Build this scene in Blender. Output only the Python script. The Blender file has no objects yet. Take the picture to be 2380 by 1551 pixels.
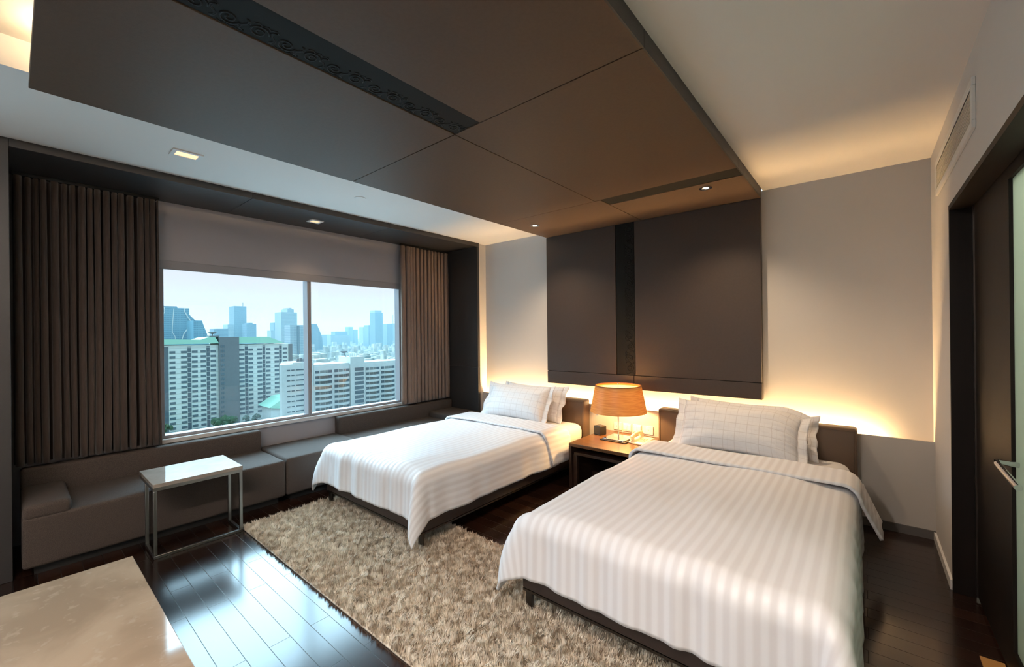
import bpy, bmesh, math, random
import numpy as np
from mathutils import Vector, Matrix, noise
C = bpy.context.scene.collection
PI = math.pi
R = math.radians
random.seed(7)

# ------------------------------------------------------------------ camera
YAW, PITCH, ROLL, EYE = R(39.98561), R(0.01227), R(-0.60514), 1.4815
d = Vector((-math.sin(YAW) * math.cos(PITCH), math.cos(YAW) * math.cos(PITCH), math.sin(PITCH)))
r = Vector((math.cos(YAW), math.sin(YAW), 0.0))
u = r.cross(d)
r2 = r * math.cos(ROLL) + u * math.sin(ROLL)
u2 = r2.cross(d)
cd = bpy.data.cameras.new('camera')
cd.sensor_width = 36.0
cd.lens = 977.395 / 2380.0 * 36.0
cd.clip_start, cd.clip_end = 0.02, 9000
cam = bpy.data.objects.new('camera', cd)
C.objects.link(cam)
cam.matrix_world = Matrix(((r2.x, u2.x, -d.x, 0), (r2.y, u2.y, -d.y, 0), (r2.z, u2.z, -d.z, EYE), (0, 0, 0, 1)))
S = bpy.context.scene
S.camera = cam
S.view_settings.view_transform = 'Standard'
S.view_settings.look = 'None'
S.view_settings.exposure = 0.0
S.view_settings.gamma = 1.0
S.view_settings.use_curve_mapping = False
cy = S.cycles
cy.max_bounces, cy.diffuse_bounces, cy.glossy_bounces = 8, 5, 4
cy.transmission_bounces, cy.transparent_max_bounces, cy.volume_bounces = 6, 14, 0
cy.caustics_reflective = cy.caustics_refractive = False
cy.sample_clamp_indirect = 5.0

# ------------------------------------------------------------------ sky
SKY_LOBE = 17.0          # bright hazy sky high up on the window side
SKY_BASE = 2.3
W = bpy.data.worlds.new('sky')
S.world = W
W.use_nodes = True
nt = W.node_tree
nt.nodes.clear()
def N(t, typ, **k):
    n = t.nodes.new(typ)
    for a, v in k.items():
        setattr(n, a, v)
    return n
def maprange(t, src, a, b, c=0.0, e=1.0):
    m = N(t, 'ShaderNodeMapRange', interpolation_type='SMOOTHSTEP')
    m.inputs['From Min'].default_value = a
    m.inputs['From Max'].default_value = b
    m.inputs['To Min'].default_value = c
    m.inputs['To Max'].default_value = e
    t.links.new(src, m.inputs['Value'])
    return m.outputs['Result']
def mth(t, op, a, b=None):
    m = N(t, 'ShaderNodeMath', operation=op)
    for i, v in enumerate((a, b)):
        if v is None:
            continue
        if isinstance(v, (int, float)):
            m.inputs[i].default_value = v
        else:
            t.links.new(v, m.inputs[i])
    return m.outputs[0]
def mixc(t, f, a, b, mode='MIX'):
    m = N(t, 'ShaderNodeMix', data_type='RGBA', blend_type=mode)
    for nm, v in (('Factor', f), ('A', a), ('B', b)):
        soc = [s for s in m.inputs if s.name == nm and (s.type == 'RGBA' if nm != 'Factor' else s.type == 'VALUE')][0]
        if isinstance(v, (int, float)):
            soc.default_value = v
        elif isinstance(v, tuple):
            soc.default_value = (v[0], v[1], v[2], 1)
        else:
            t.links.new(v, soc)
    return [s for s in m.outputs if s.type == 'RGBA'][0]
tc = N(nt, 'ShaderNodeTexCoord')
sx = N(nt, 'ShaderNodeSeparateXYZ')
nt.links.new(tc.outputs['Generated'], sx.inputs[0])
X_, Z_ = sx.outputs['X'], sx.outputs['Z']
base = mixc(nt, maprange(nt, Z_, 0.17, 0.30), (1.03, 0.815, 0.775), (0.55 * SKY_BASE, 0.85 * SKY_BASE, 1.0 * SKY_BASE))
base = mixc(nt, maprange(nt, Z_, -0.02, 0.0), (0.35, 0.45, 0.5), base)
lobe = mth(nt, 'MULTIPLY', maprange(nt, Z_, 0.17, 0.42), maprange(nt, mth(nt, 'MULTIPLY', X_, -1.0), 0.2, 0.8))
lobec = mixc(nt, lobe, (0, 0, 0), (0.66 * SKY_LOBE, 0.86 * SKY_LOBE, 1.0 * SKY_LOBE))
skyc = mixc(nt, 1.0, base, lobec, 'ADD')
bg = N(nt, 'ShaderNodeBackground')
nt.links.new(skyc, bg.inputs['Color'])
wo = N(nt, 'ShaderNodeOutputWorld')
nt.links.new(bg.outputs[0], wo.inputs['Surface'])

# ------------------------------------------------------------------ light levels of the room's lamps (DOWN_W also drives the added fill)
LED_LEDGE = 215.0
LED_COFFER = 75.0
DOWN_W = 22.0
SPOT_W = 85.0
LAMP_W = 46.0
WARM = (1.0, 0.60, 0.24)

# ------------------------------------------------------------------ helpers
def lin(c):
    o = []
    for v in c:
        v = v / 255.0
        o.append(v / 12.92 if v <= 0.04045 else ((v + 0.055) / 1.055) ** 2.4)
    return tuple(o)

class Mat:
    pass

def mat(name, col, rough=0.5, metal=0.0, var=0.0, vscale=20.0, bump=0.0, bscale=60.0, spec=0.5, coat=0.0, stretch=None, sheen=0.0, col2=None):
    m = bpy.data.materials.new(name)
    m.use_nodes = True
    t = m.node_tree
    p = t.nodes['Principled BSDF']
    c = lin(col)
    p.inputs['Base Color'].default_value = (*c, 1)
    p.inputs['Roughness'].default_value = rough
    p.inputs['Metallic'].default_value = metal
    p.inputs['Specular IOR Level'].default_value = spec
    p.inputs['Coat Weight'].default_value = coat
    p.inputs['Coat Roughness'].default_value = 0.08
    p.inputs['Sheen Weight'].default_value = sheen
    co = N(t, 'ShaderNodeTexCoord')
    src = co.outputs['Object']
    if stretch:
        mp = N(t, 'ShaderNodeMapping')
        mp.inputs['Scale'].default_value = stretch
        t.links.new(src, mp.inputs['Vector'])
        src = mp.outputs[0]
    if var or col2:
        n = N(t, 'ShaderNodeTexNoise')
        n.inputs['Scale'].default_value = vscale
        n.inputs['Detail'].default_value = 5
        t.links.new(src, n.inputs['Vector'])
        c2 = lin(col2) if col2 else tuple(v * (1 - var) for v in c)
        f = maprange(t, n.outputs['Fac'], 0.3, 0.7)
        t.links.new(mixc(t, f, c, c2), p.inputs['Base Color'])
    if bump:
        n2 = N(t, 'ShaderNodeTexNoise')
        n2.inputs['Scale'].default_value = bscale
        n2.inputs['Detail'].default_value = 3
        t.links.new(src, n2.inputs['Vector'])
        b = N(t, 'ShaderNodeBump')
        b.inputs['Strength'].default_value = bump
        b.inputs['Distance'].default_value = 0.01
        t.links.new(n2.outputs['Fac'], b.inputs['Height'])
        t.links.new(b.outputs[0], p.inputs['Normal'])
    return m

def emit(name, col, s):
    m = bpy.data.materials.new(name)
    m.use_nodes = True
    t = m.node_tree
    t.nodes.clear()
    e = N(t, 'ShaderNodeEmission')
    e.inputs['Color'].default_value = (*col, 1)
    e.inputs['Strength'].default_value = s
    o = N(t, 'ShaderNodeOutputMaterial')
    t.links.new(e.outputs[0], o.inputs['Surface'])
    return m

def setp(o, label=None, cat=None, group=None, kind=None):
    if label: o['label'] = label
    if cat: o['category'] = cat
    if group: o['group'] = group
    if kind: o['kind'] = kind
    return o

def thing(name, label, cat, loc=(0, 0, 0), group=None, kind=None):
    o = bpy.data.objects.new(name, None)
    o.empty_display_size = 0.05
    o.location = loc
    C.objects.link(o)
    return setp(o, label, cat, group, kind)

def adopt(o, parent):
    o.parent = parent
    chain = Matrix.Identity(4)
    q = parent
    while q is not None:
        chain = q.matrix_parent_inverse.to_4x4() @ Matrix.Translation(q.location) @ chain if False else chain
        q = q.parent
    # parents carry only a translation; a mesh parent sits at the origin of its own thing
    loc = parent.location if parent.type == 'EMPTY' else Vector((0, 0, 0))
    o.matrix_parent_inverse = Matrix.Translation(-Vector(loc))

def obj(name, bm, m, parent=None, smooth=None, bevel=0.0, seg=2, kind=None, solid=0.0):
    me = bpy.data.meshes.new(name)
    bm.normal_update()
    bm.to_mesh(me)
    bm.free()
    o = bpy.data.objects.new(name, me)
    C.objects.link(o)
    if m is not None:
        for mm in (m if isinstance(m, (list, tuple)) else [m]):
            me.materials.append(mm)
    if smooth is True:
        me.polygons.foreach_set('use_smooth', [True] * len(me.polygons))
    elif smooth:
        me.polygons.foreach_set('use_smooth', [True] * len(me.polygons))
        me.set_sharp_from_angle(angle=R(smooth))
    if solid:
        md = o.modifiers.new('solid', 'SOLIDIFY')
        md.thickness = solid
        md.offset = -1
    if bevel:
        md = o.modifiers.new('bevel', 'BEVEL')
        md.width = bevel
        md.segments = seg
        md.limit_method = 'ANGLE'
        md.angle_limit = R(40)
        me.polygons.foreach_set('use_smooth', [True] * len(me.polygons))
        me.set_sharp_from_angle(angle=R(50))
    if parent is not None:
        adopt(o, parent)
    if kind:
        o['kind'] = kind
    return o

def box(bm, x0, x1, y0, y1, z0, z1):
    if x0 > x1: x0, x1 = x1, x0
    if y0 > y1: y0, y1 = y1, y0
    if z0 > z1: z0, z1 = z1, z0
    v = [bm.verts.new(p) for p in ((x0, y0, z0), (x1, y0, z0), (x1, y1, z0), (x0, y1, z0), (x0, y0, z1), (x1, y0, z1), (x1, y1, z1), (x0, y1, z1))]
    fs = []
    for f in ((3, 2, 1, 0), (4, 5, 6, 7), (0, 1, 5, 4), (1, 2, 6, 5), (2, 3, 7, 6), (3, 0, 4, 7)):
        fs.append(bm.faces.new([v[i] for i in f]))
    return fs

def B(*a):
    bm = bmesh.new()
    for q in a:
        box(bm, *q)
    return bm

def rbox(x0, x1, y0, y1, z0, z1, rad, seg=4, bm=None):
    """a box with all edges rounded"""
    bm = bm or bmesh.new()
    b2 = bmesh.new()
    box(b2, x0, x1, y0, y1, z0, z1)
    bmesh.ops.bevel(b2, geom=list(b2.edges), offset=rad, segments=seg, profile=0.5, affect='EDGES')
    me = bpy.data.meshes.new('tmp')
    b2.to_mesh(me)
    b2.free()
    bm.from_mesh(me)
    bpy.data.meshes.remove(me)
    return bm

def tube(bm, pts, rad, n=8, cap=True):
    pts = [Vector(p) for p in pts]
    rings = []
    prev = None
    for i, p in enumerate(pts):
        a = pts[max(0, i - 1)]
        b = pts[min(len(pts) - 1, i + 1)]
        t = (b - a).normalized()
        ref = Vector((0, 0, 1)) if abs(t.z) < 0.9 else Vector((1, 0, 0))
        if prev is not None:
            ref = prev
        x = (ref - t * ref.dot(t)).normalized()
        prev = x
        y = t.cross(x)
        rr = rad[i] if isinstance(rad, (list, tuple)) else rad
        rings.append([bm.verts.new(p + (x * math.cos(2 * PI * k / n) + y * math.sin(2 * PI * k / n)) * rr) for k in range(n)])
    for a, b in zip(rings, rings[1:]):
        for k in range(n):
            bm.faces.new((a[k], a[(k + 1) % n], b[(k + 1) % n], b[k]))
    if cap:
        bm.faces.new(list(reversed(rings[0])))
        bm.faces.new(rings[-1])
    return bm

def lathe(bm, cx, cyy, prof, n=40, close=False):
    rings = [[bm.verts.new((cx + rr * math.cos(2 * PI * k / n), cyy + rr * math.sin(2 * PI * k / n), z)) for k in range(n)] for rr, z in prof]
    pairs = list(zip(rings, rings[1:]))
    if close:
        pairs.append((rings[-1], rings[0]))
    for a, b in pairs:
        for k in range(n):
            bm.faces.new((a[k], a[(k + 1) % n], b[(k + 1) % n], b[k]))
    return rings

def disc(bm, cx, cyy, z, rr, n=40):
    bm.faces.new([bm.verts.new((cx + rr * math.cos(2 * PI * k / n), cyy + rr * math.sin(2 * PI * k / n), z)) for k in range(n)])

def prism_yz(bm, poly, x0, x1):
    """polygon in (y,z) extruded from x0 (near, larger x) to x1"""
    a = [bm.verts.new((x0, y, z)) for y, z in poly]
    b = [bm.verts.new((x1, y, z)) for y, z in poly]
    n = len(poly)
    bm.faces.new(a)
    bm.faces.new(list(reversed(b)))
    for i in range(n):
        bm.faces.new((a[i], b[i], b[(i + 1) % n], a[(i + 1) % n]))
    bmesh.ops.recalc_face_normals(bm, faces=bm.faces)
    return bm

def prism_xy(bm, poly, z0, z1):
    a = [bm.verts.new((x, y, z0)) for x, y in poly]
    b = [bm.verts.new((x, y, z1)) for x, y in poly]
    n = len(poly)
    bm.faces.new(a)
    bm.faces.new(list(reversed(b)))
    for i in range(n):
        bm.faces.new((a[i], b[i], b[(i + 1) % n], a[(i + 1) % n]))
    bmesh.ops.recalc_face_normals(bm, faces=bm.faces)
    return bm

def frame_yz(bm, x0, x1, y0, y1, z0, z1, w):
    box(bm, x0, x1, y0, y1, z0, z0 + w)
    box(bm, x0, x1, y0, y1, z1 - w, z1)
    box(bm, x0, x1, y0, y0 + w, z0 + w, z1 - w)
    box(bm, x0, x1, y1 - w, y1, z0 + w, z1 - w)

# ------------------------------------------------------------------ materials
M = {}
M['wall'] = mat('wall_covering', (216, 210, 205), 0.65, bump=0.04, bscale=220)
M['wall_backlit'] = mat('backlit_wall_shade', (158, 153, 156), 0.7, bump=0.04, bscale=220)  # wall covering again, its backlit shade put into a darker colour
M['ceil'] = mat('ceiling_paint', (230, 225, 219), 0.7)
M['ledge'] = mat('ledge_paint', (190, 184, 178), 0.55)
M['dark_panel'] = mat('dark_leatherette', (90, 73, 60), 0.5, var=0.08, vscale=60, bump=0.10, bscale=420, spec=0.2)
M['dark_panel_wall'] = mat('dark_leatherette_wall', (64, 53, 47), 0.5, var=0.08, vscale=60, bump=0.10, bscale=420)
M['strip'] = mat('black_wood_strip', (22, 22, 21), 0.7, spec=0.2)
M['scroll'] = mat('black_carving', (14, 14, 14), 0.6, spec=0.25)
M['seam'] = mat('seam_shadow_gap', (18, 16, 15), 0.8)
M['portal'] = mat('window_surround_leatherette', (48, 46, 46), 0.42, bump=0.08, bscale=400)
M['curtain'] = mat('brown_curtain_cloth', (66, 53, 46), 0.9, var=0.25, vscale=300, stretch=(1, 1, 0.05), sheen=0.2)
M['curtain2'] = mat('taupe_curtain_cloth', (132, 110, 97), 0.9, var=0.2, vscale=300, stretch=(1, 1, 0.05), sheen=0.2)
M['sofa'] = mat('grey_brown_wool', (84, 74, 68), 0.95, col2=(48, 40, 36), vscale=420, bump=0.2, bscale=420)
M['plinth'] = mat('black_plinth', (14, 13, 13), 0.6)
M['bedbase'] = mat('dark_brown_leather', (52, 42, 39), 0.45, bump=0.05, bscale=260)
M['headboard'] = mat('brown_leather', (92, 74, 60), 0.36, bump=0.06, bscale=240)
M['steel'] = mat('brushed_steel', (150, 148, 146), 0.32, metal=1.0, bump=0.03, bscale=300)
M['chrome'] = mat('chrome', (215, 215, 218), 0.07, metal=1.0)
M['darksteel'] = mat('dark_steel', (92, 86, 82), 0.35, metal=1.0)
M['black'] = mat('black_plastic', (20, 20, 20), 0.4)
M['frame'] = mat('window_frame_aluminium', (142, 138, 141), 0.4, metal=0.0)
M['sill'] = mat('sill_paint', (200, 196, 194), 0.45)
M['white_trim'] = mat('white_trim', (225, 222, 218), 0.4)
M['plate'] = mat('switch_plate_plastic', (226, 218, 205), 0.35)
M['plateline'] = mat('switch_gap', (120, 110, 100), 0.5)
M['phone'] = mat('ivory_plastic', (226, 214, 178), 0.35)
M['phonekey'] = mat('grey_key', (190, 180, 158), 0.4)
M['sheet'] = mat('white_sheet', (232, 229, 228), 0.7, sheen=0.2)
M['doorwood'] = mat('dark_door_wood', (27, 20, 17), 0.5, spec=0.2, var=0.3, vscale=30, stretch=(1, 1, 0.06))
M['stone_top'] = mat('pale_stone_top', (158, 150, 142), 0.06, col2=(140, 131, 122), vscale=6, spec=0.22)
M['tan'] = mat('tan_threshold', (190, 140, 80), 0.5)
M['vent'] = mat('vent_grille', (196, 190, 180), 0.5)

def wood(name, c1, c2, rough, scale=(1, 12, 12), coat=0.0):
    m = mat(name, c1, rough, coat=coat)
    t = m.node_tree
    p = t.nodes['Principled BSDF']
    co = N(t, 'ShaderNodeTexCoord')
    mp = N(t, 'ShaderNodeMapping')
    mp.inputs['Scale'].default_value = scale
    t.links.new(co.outputs['Object'], mp.inputs['Vector'])
    n = N(t, 'ShaderNodeTexNoise')
    n.inputs['Scale'].default_value = 5
    n.inputs['Detail'].default_value = 8
    n.inputs['Distortion'].default_value = 0.6
    t.links.new(mp.outputs[0], n.inputs['Vector'])
    t.links.new(mixc(t, maprange(t, n.outputs['Fac'], 0.3, 0.7), lin(c1), lin(c2)), p.inputs['Base Color'])
    return m
M['nightwood'] = wood('dark_walnut', (104, 70, 38), (74, 47, 26), 0.3, coat=0.25)
M['nightdark'] = wood('dark_walnut_side', (58, 40, 30), (42, 28, 22), 0.4)

# plank floor: boards run along X
def floor_mat():
    m = mat('dark_plank_floor', (40, 24, 18), 0.2, coat=0.1)
    m.node_tree.nodes['Principled BSDF'].inputs['Coat Roughness'].default_value = 0.2
    t = m.node_tree
    p = t.nodes['Principled BSDF']
    co = N(t, 'ShaderNodeTexCoord')
    br = N(t, 'ShaderNodeTexBrick')
    br.offset = 0.37
    br.inputs['Scale'].default_value = 1.0
    br.inputs['Brick Width'].default_value = 0.92
    br.inputs['Row Height'].default_value = 0.0975
    br.inputs['Mortar Size'].default_value = 0.0016
    br.inputs['Mortar Smooth'].default_value = 0.3
    br.inputs['Bias'].default_value = 0.0
    br.inputs['Color1'].default_value = (*lin((46, 28, 21)), 1)
    br.inputs['Color2'].default_value = (*lin((30, 18, 14)), 1)
    br.inputs['Mortar'].default_value = (*lin((8, 6, 5)), 1)
    t.links.new(co.outputs['Object'], br.inputs['Vector'])
    mp = N(t, 'ShaderNodeMapping')
    mp.inputs['Scale'].default_value = (2, 40, 1)
    t.links.new(co.outputs['Object'], mp.inputs['Vector'])
    n = N(t, 'ShaderNodeTexNoise')
    n.inputs['Scale'].default_value = 4
    n.inputs['Detail'].default_value = 6
    t.links.new(mp.outputs[0], n.inputs['Vector'])
    grain = mixc(t, 0.35, br.outputs['Color'], n.outputs['Color'], 'OVERLAY')
    t.links.new(grain, p.inputs['Base Color'])
    ro = mth(t, 'ADD', mth(t, 'MULTIPLY', br.outputs['Fac'], 0.4), 0.18)
    t.links.new(ro, p.inputs['Roughness'])
    b = N(t, 'ShaderNodeBump')
    b.inputs['Strength'].default_value = 0.12
    b.inputs['Distance'].default_value = 0.0015
    inv = mth(t, 'SUBTRACT', 1.0, br.outputs['Fac'])
    t.links.new(mth(t, 'ADD', inv, mth(t, 'MULTIPLY', n.outputs['Fac'], 0.12)), b.inputs['Height'])
    t.links.new(b.outputs[0], p.inputs['Normal'])
    p.inputs['Specular IOR Level'].default_value = 0.52
    return m
M['floor'] = floor_mat()

def marble_mat():
    m = mat('beige_marble', (190, 172, 152), 0.07)
    t = m.node_tree
    p = t.nodes['Principled BSDF']
    co = N(t, 'ShaderNodeTexCoord')
    n = N(t, 'ShaderNodeTexNoise')
    n.inputs['Scale'].default_value = 3.0
    n.inputs['Detail'].default_value = 10
    n.inputs['Distortion'].default_value = 0.8
    t.links.new(co.outputs['Object'], n.inputs['Vector'])
    c = mixc(t, maprange(t, n.outputs['Fac'], 0.35, 0.65), lin((162, 140, 118)), lin((140, 119, 99)))
    n2 = N(t, 'ShaderNodeTexNoise')
    n2.inputs['Scale'].default_value = 26
    n2.inputs['Detail'].default_value = 6
    t.links.new(co.outputs['Object'], n2.inputs['Vector'])
    c = mixc(t, mth(t, 'MULTIPLY', maprange(t, n2.outputs['Fac'], 0.58, 0.72), 0.35), c, lin((174, 158, 140)))
    t.links.new(c, p.inputs['Base Color'])
    return m
M['marble'] = marble_mat()

def cloth_stripe():
    m = mat('white_satin_stripe', (228, 225, 228), 0.5, sheen=0.15)
    t = m.node_tree
    p = t.nodes['Principled BSDF']
    uv = N(t, 'ShaderNodeUVMap')
    s = N(t, 'ShaderNodeSeparateXYZ')
    t.links.new(uv.outputs[0], s.inputs[0])
    w = mth(t, 'SINE', mth(t, 'MULTIPLY', s.outputs['X'], 2 * PI / 0.050))
    f = maprange(t, w, -0.9, 0.9)
    t.links.new(mixc(t, f, lin((227, 223, 225)), lin((241, 239, 242))), p.inputs['Base Color'])
    t.links.new(mth(t, 'SUBTRACT', 0.74, mth(t, 'MULTIPLY', f, 0.40)), p.inputs['Roughness'])
    return m
M['duvet'] = cloth_stripe()

def cloth_grid():
    m = mat('white_check_cotton', (232, 228, 230), 0.65, sheen=0.2)
    t = m.node_tree
    p = t.nodes['Principled BSDF']
    uv = N(t, 'ShaderNodeUVMap')
    s = N(t, 'ShaderNodeSeparateXYZ')
    t.links.new(uv.outputs[0], s.inputs[0])
    def line(o, period, wid, off):
        fr = mth(t, 'FRACT', mth(t, 'DIVIDE', mth(t, 'ADD', o, off), period))
        return mth(t, 'LESS_THAN', fr, wid / period)
    a = mth(t, 'MAXIMUM', line(s.outputs['X'], 0.085, 0.005, 5.0), line(s.outputs['Y'], 0.075, 0.005, 5.02))
    b = mth(t, 'MAXIMUM', line(s.outputs['X'], 0.085, 0.003, 5.05), line(s.outputs['Y'], 0.075, 0.003, 5.06))
    f = mth(t, 'MAXIMUM', a, mth(t, 'MULTIPLY', b, 0.4))
    t.links.new(mixc(t, mth(t, 'MULTIPLY', f, 0.4), lin((234, 231, 232)), lin((192, 180, 176))), p.inputs['Base Color'])
    n = N(t, 'ShaderNodeTexNoise')
    n.inputs['Scale'].default_value = 14
    n.inputs['Detail'].default_value = 3
    co = N(t, 'ShaderNodeTexCoord')
    t.links.new(co.outputs['Object'], n.inputs['Vector'])
    bu = N(t, 'ShaderNodeBump')
    bu.inputs['Strength'].default_value = 0.25
    bu.inputs['Distance'].default_value = 0.02
    t.links.new(n.outputs['Fac'], bu.inputs['Height'])
    t.links.new(bu.outputs[0], p.inputs['Normal'])
    return m
M['pillow'] = cloth_grid()

def glass_mat(name, tint=(1, 1, 1), refl=1.0):
    m = bpy.data.materials.new(name)
    m.use_nodes = True
    t = m.node_tree
    t.nodes.clear()
    tr = N(t, 'ShaderNodeBsdfTransparent')
    tr.inputs['Color'].default_value = (*tint, 1)
    gl = N(t, 'ShaderNodeBsdfGlossy')
    gl.inputs['Roughness'].default_value = 0.02
    fr = N(t, 'ShaderNodeLayerWeight')
    fr.inputs['Blend'].default_value = 0.5
    sch = mth(t, 'ADD', 0.035, mth(t, 'MULTIPLY', mth(t, 'POWER', fr.outputs['Facing'], 5.0), 0.9))
    mx = N(t, 'ShaderNodeMixShader')
    t.links.new(mth(t, 'MULTIPLY', sch, refl), mx.inputs[0])
    t.links.new(tr.outputs[0], mx.inputs[1])
    t.links.new(gl.outputs[0], mx.inputs[2])
    o = N(t, 'ShaderNodeOutputMaterial')
    t.links.new(mx.outputs[0], o.inputs['Surface'])
    return m
M['glass'] = glass_mat('window_glass', (0.89, 0.97, 0.995))

def translucent(name, col, grain=None, mixf=0.5):
    m = bpy.data.materials.new(name)
    m.use_nodes = True
    t = m.node_tree
    t.nodes.clear()
    df = N(t, 'ShaderNodeBsdfDiffuse')
    tl = N(t, 'ShaderNodeBsdfTranslucent')
    gl = N(t, 'ShaderNodeBsdfGlossy')
    gl.inputs['Roughness'].default_value = 0.35
    for n_ in (df, tl):
        n_.inputs['Color'].default_value = (*lin(col), 1)
    if grain:
        co = N(t, 'ShaderNodeTexCoord')
        mp = N(t, 'ShaderNodeMapping')
        mp.inputs['Scale'].default_value = (1, 1, 16)
        t.links.new(co.outputs['Object'], mp.inputs['Vector'])
        nz = N(t, 'ShaderNodeTexNoise')
        nz.inputs['Scale'].default_value = 9
        nz.inputs['Detail'].default_value = 8
        nz.inputs['Distortion'].default_value = 0.3
        t.links.new(mp.outputs[0], nz.inputs['Vector'])
        cc = mixc(t, maprange(t, nz.outputs['Fac'], 0.3, 0.7), lin(col), lin(grain))
        for n_ in (df, tl):
            t.links.new(cc, n_.inputs['Color'])
    mx = N(t, 'ShaderNodeMixShader')
    mx.inputs[0].default_value = mixf
    t.links.new(df.outputs[0], mx.inputs[1])
    t.links.new(tl.outputs[0], mx.inputs[2])
    mx2 = N(t, 'ShaderNodeMixShader')
    mx2.inputs[0].default_value = 0.04
    t.links.new(mx.outputs[0], mx2.inputs[1])
    t.links.new(gl.outputs[0], mx2.inputs[2])
    o = N(t, 'ShaderNodeOutputMaterial')
    t.links.new(mx2.outputs[0], o.inputs['Surface'])
    return m
M['shade'] = translucent('veneer_shade', (230, 176, 100), (210, 148, 76), 0.14)
M['diffuser'] = translucent('lamp_diffuser', (252, 246, 234), None, 0.85)
M['frosted'] = translucent('frosted_green_glass', (216, 226, 216), None, 0.75)

# ------------------------------------------------------------------ room numbers
HC = 2.712              # ceiling
YB, YL = 4.25, 4.17     # back wall, face of the ledge below it
XR = 0.373              # right wall
XP = -4.0               # face of the window surround
XW = -4.66              # window wall
YF = -3.4               # wall behind the camera
ZS = 2.66               # soffit of the window surround

def struct(name, bm, m, parent=None, **k):
    o = obj(name, bm, m, parent, **k)
    o['kind'] = 'structure'
    return o

# floor: slab under the whole room
struct('floor', B((XW - 0.2, 1.8, YF - 0.1, YB + 0.1, -0.12, 0.0)), M['floor'])

# ceiling with a coffer over the canopy
CX0, CX1, CY0 = -2.95, -0.676, -2.6
bm = bmesh.new()
box(bm, XW - 0.2, CX0, YF - 0.1, YB + 0.1, HC, HC + 0.14)
box(bm, CX1, 1.8, YF - 0.1, YB + 0.1, HC, HC + 0.14)
box(bm, CX0, CX1, YF - 0.1, CY0, HC, HC + 0.14)
box(bm, CX0 - 0.05, CX1 + 0.05, CY0 - 0.05, YB + 0.1, HC + 0.14, HC + 0.2)
struct('ceiling', bm, M['ceil'])

# back wall, ledge in front of it
struct('wall_back', B((XW - 0.2, 1.8, YB, YB + 0.12, 0.0, HC)), M['wall'])
struct('trim_ledge', B((-4.03, XR, YL, YL + 0.018, 0.0, 0.684), (-4.03, XR, YL + 0.018, YB, 0.0, 0.585)), M['ledge'])
o = obj('led_strip', B((-3.98, 0.06, YL + 0.022, YB - 0.018, 0.585, 0.61)), emit('warm_led', (1.0, 0.63, 0.28), LED_LEDGE))
setp(o, 'glowing warm light strip along the top of the ledge behind the beds', 'light strip')
struct('baseboard_back', B((-0.04, XR, YL - 0.012, YL, 0.0, 0.06)), mat('grey_skirting', (92, 88, 86), 0.5))

# right wall with the door opening
JY = 3.42
bm = bmesh.new()
box(bm, XR, XR + 0.085, JY, YB + 0.0, 0.0, HC)
box(bm, XR, XR + 0.085, YF, JY, 2.178, HC)
box(bm, XR, XR + 0.085, YF, -0.4, 0.0, 2.178)
struct('wall_right', bm, M['wall'])
struct('baseboard_right', B((XR - 0.012, XR, JY + 0.005, YL - 0.012, 0.0, 0.055)), M['white_trim'])
struct('trim_1', B((XR - 0.004, XR + 0.086, JY - 0.022, JY, 0.0, 2.178), (XR - 0.004, XR + 0.086, -0.4, JY, 2.15, 2.178)), M['doorwood'])
# sliding door behind the opening
dr = thing('door_1', 'dark wood door with a frosted glass panel in the right wall', 'door', (0.5, 2.5, 0), kind='structure')
DX0, DX1 = XR + 0.088, XR + 0.128
bm = bmesh.new()
box(bm, DX0, DX1, 2.66, 3.39, 0.02, 2.4)
box(bm, DX0, DX1, 0.9, 1.0, 0.02, 2.4)
box(bm, DX0, DX1, 1.0, 2.66, 0.02, 0.14)
box(bm, DX0, DX1, 1.0, 2.66, 2.1, 2.4)
obj('door_frame', bm, M['doorwood'], dr)
obj('glass_panel', B((DX0 + 0.012, DX0 + 0.022, 1.0, 2.66, 0.14, 2.1)), M['frosted'], dr)
obj('edge_glint', B((DX0 - 0.006, DX0 + 0.01, 3.365, 3.39, 0.02, 2.15)), M['darksteel'], dr)  # added metal strip, stands in for light caught on the stile edge
bm = bmesh.new()
tube(bm, [(DX0 + 0.01, 2.60, 0.93), (DX0 - 0.05, 2.60, 0.935), (DX0 - 0.055, 2.55, 0.935), (DX0 - 0.055, 2.25, 0.925)], 0.011, 10)
obj('handle', bm, M['chrome'], dr, smooth=40)
struct('trim_2', B((XR + 0.012, XR + 0.087, 0.5, 2.80, 0.0, 0.006)), M['tan'])
# small room behind the glass
struct('wall_bathroom', B((1.75, 1.85, 0.0, 4.25, 0.0, HC), (XR + 0.2, 1.8, 0.0, 0.1, 0.0, HC)), mat('bathroom_paint', (206, 212, 196), 0.6))
def area(name, loc, rot, sx_, sy_, w, col):
    l = bpy.data.lights.new(name, 'AREA')
    l.shape = 'RECTANGLE'
    l.size, l.size_y = sx_, sy_
    l.energy = w
    l.color = col
    o_ = bpy.data.objects.new(name, l)
    o_.location = loc
    o_.rotation_euler = rot
    C.objects.link(o_)
    return o_
area('bathroom_ceiling_lamp', (1.2, 1.9, HC - 0.02), (0, 0, 0), 0.5, 0.5, 34, (1.0, 0.98, 0.86))

# air vent high on the right wall
v = thing('air_vent', 'white framed air vent grille high on the right wall above the door', 'vent', (XR, 3.27, 2.44))
bm = bmesh.new()
frame_yz(bm, XR - 0.014, XR, 2.66, 3.88, 2.345, 2.565, 0.035)
obj('vent_frame', bm, M['white_trim'], v, bevel=0.003)
bm = bmesh.new()
box(bm, XR - 0.003, XR - 0.001, 2.69, 3.85, 2.37, 2.54)
for k in range(11):
    z = 2.385 + k * 0.0145
    box(bm, XR - 0.010, XR - 0.002, 2.69, 3.85, z, z + 0.006)
obj('grille', bm, M['vent'], v)

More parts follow.
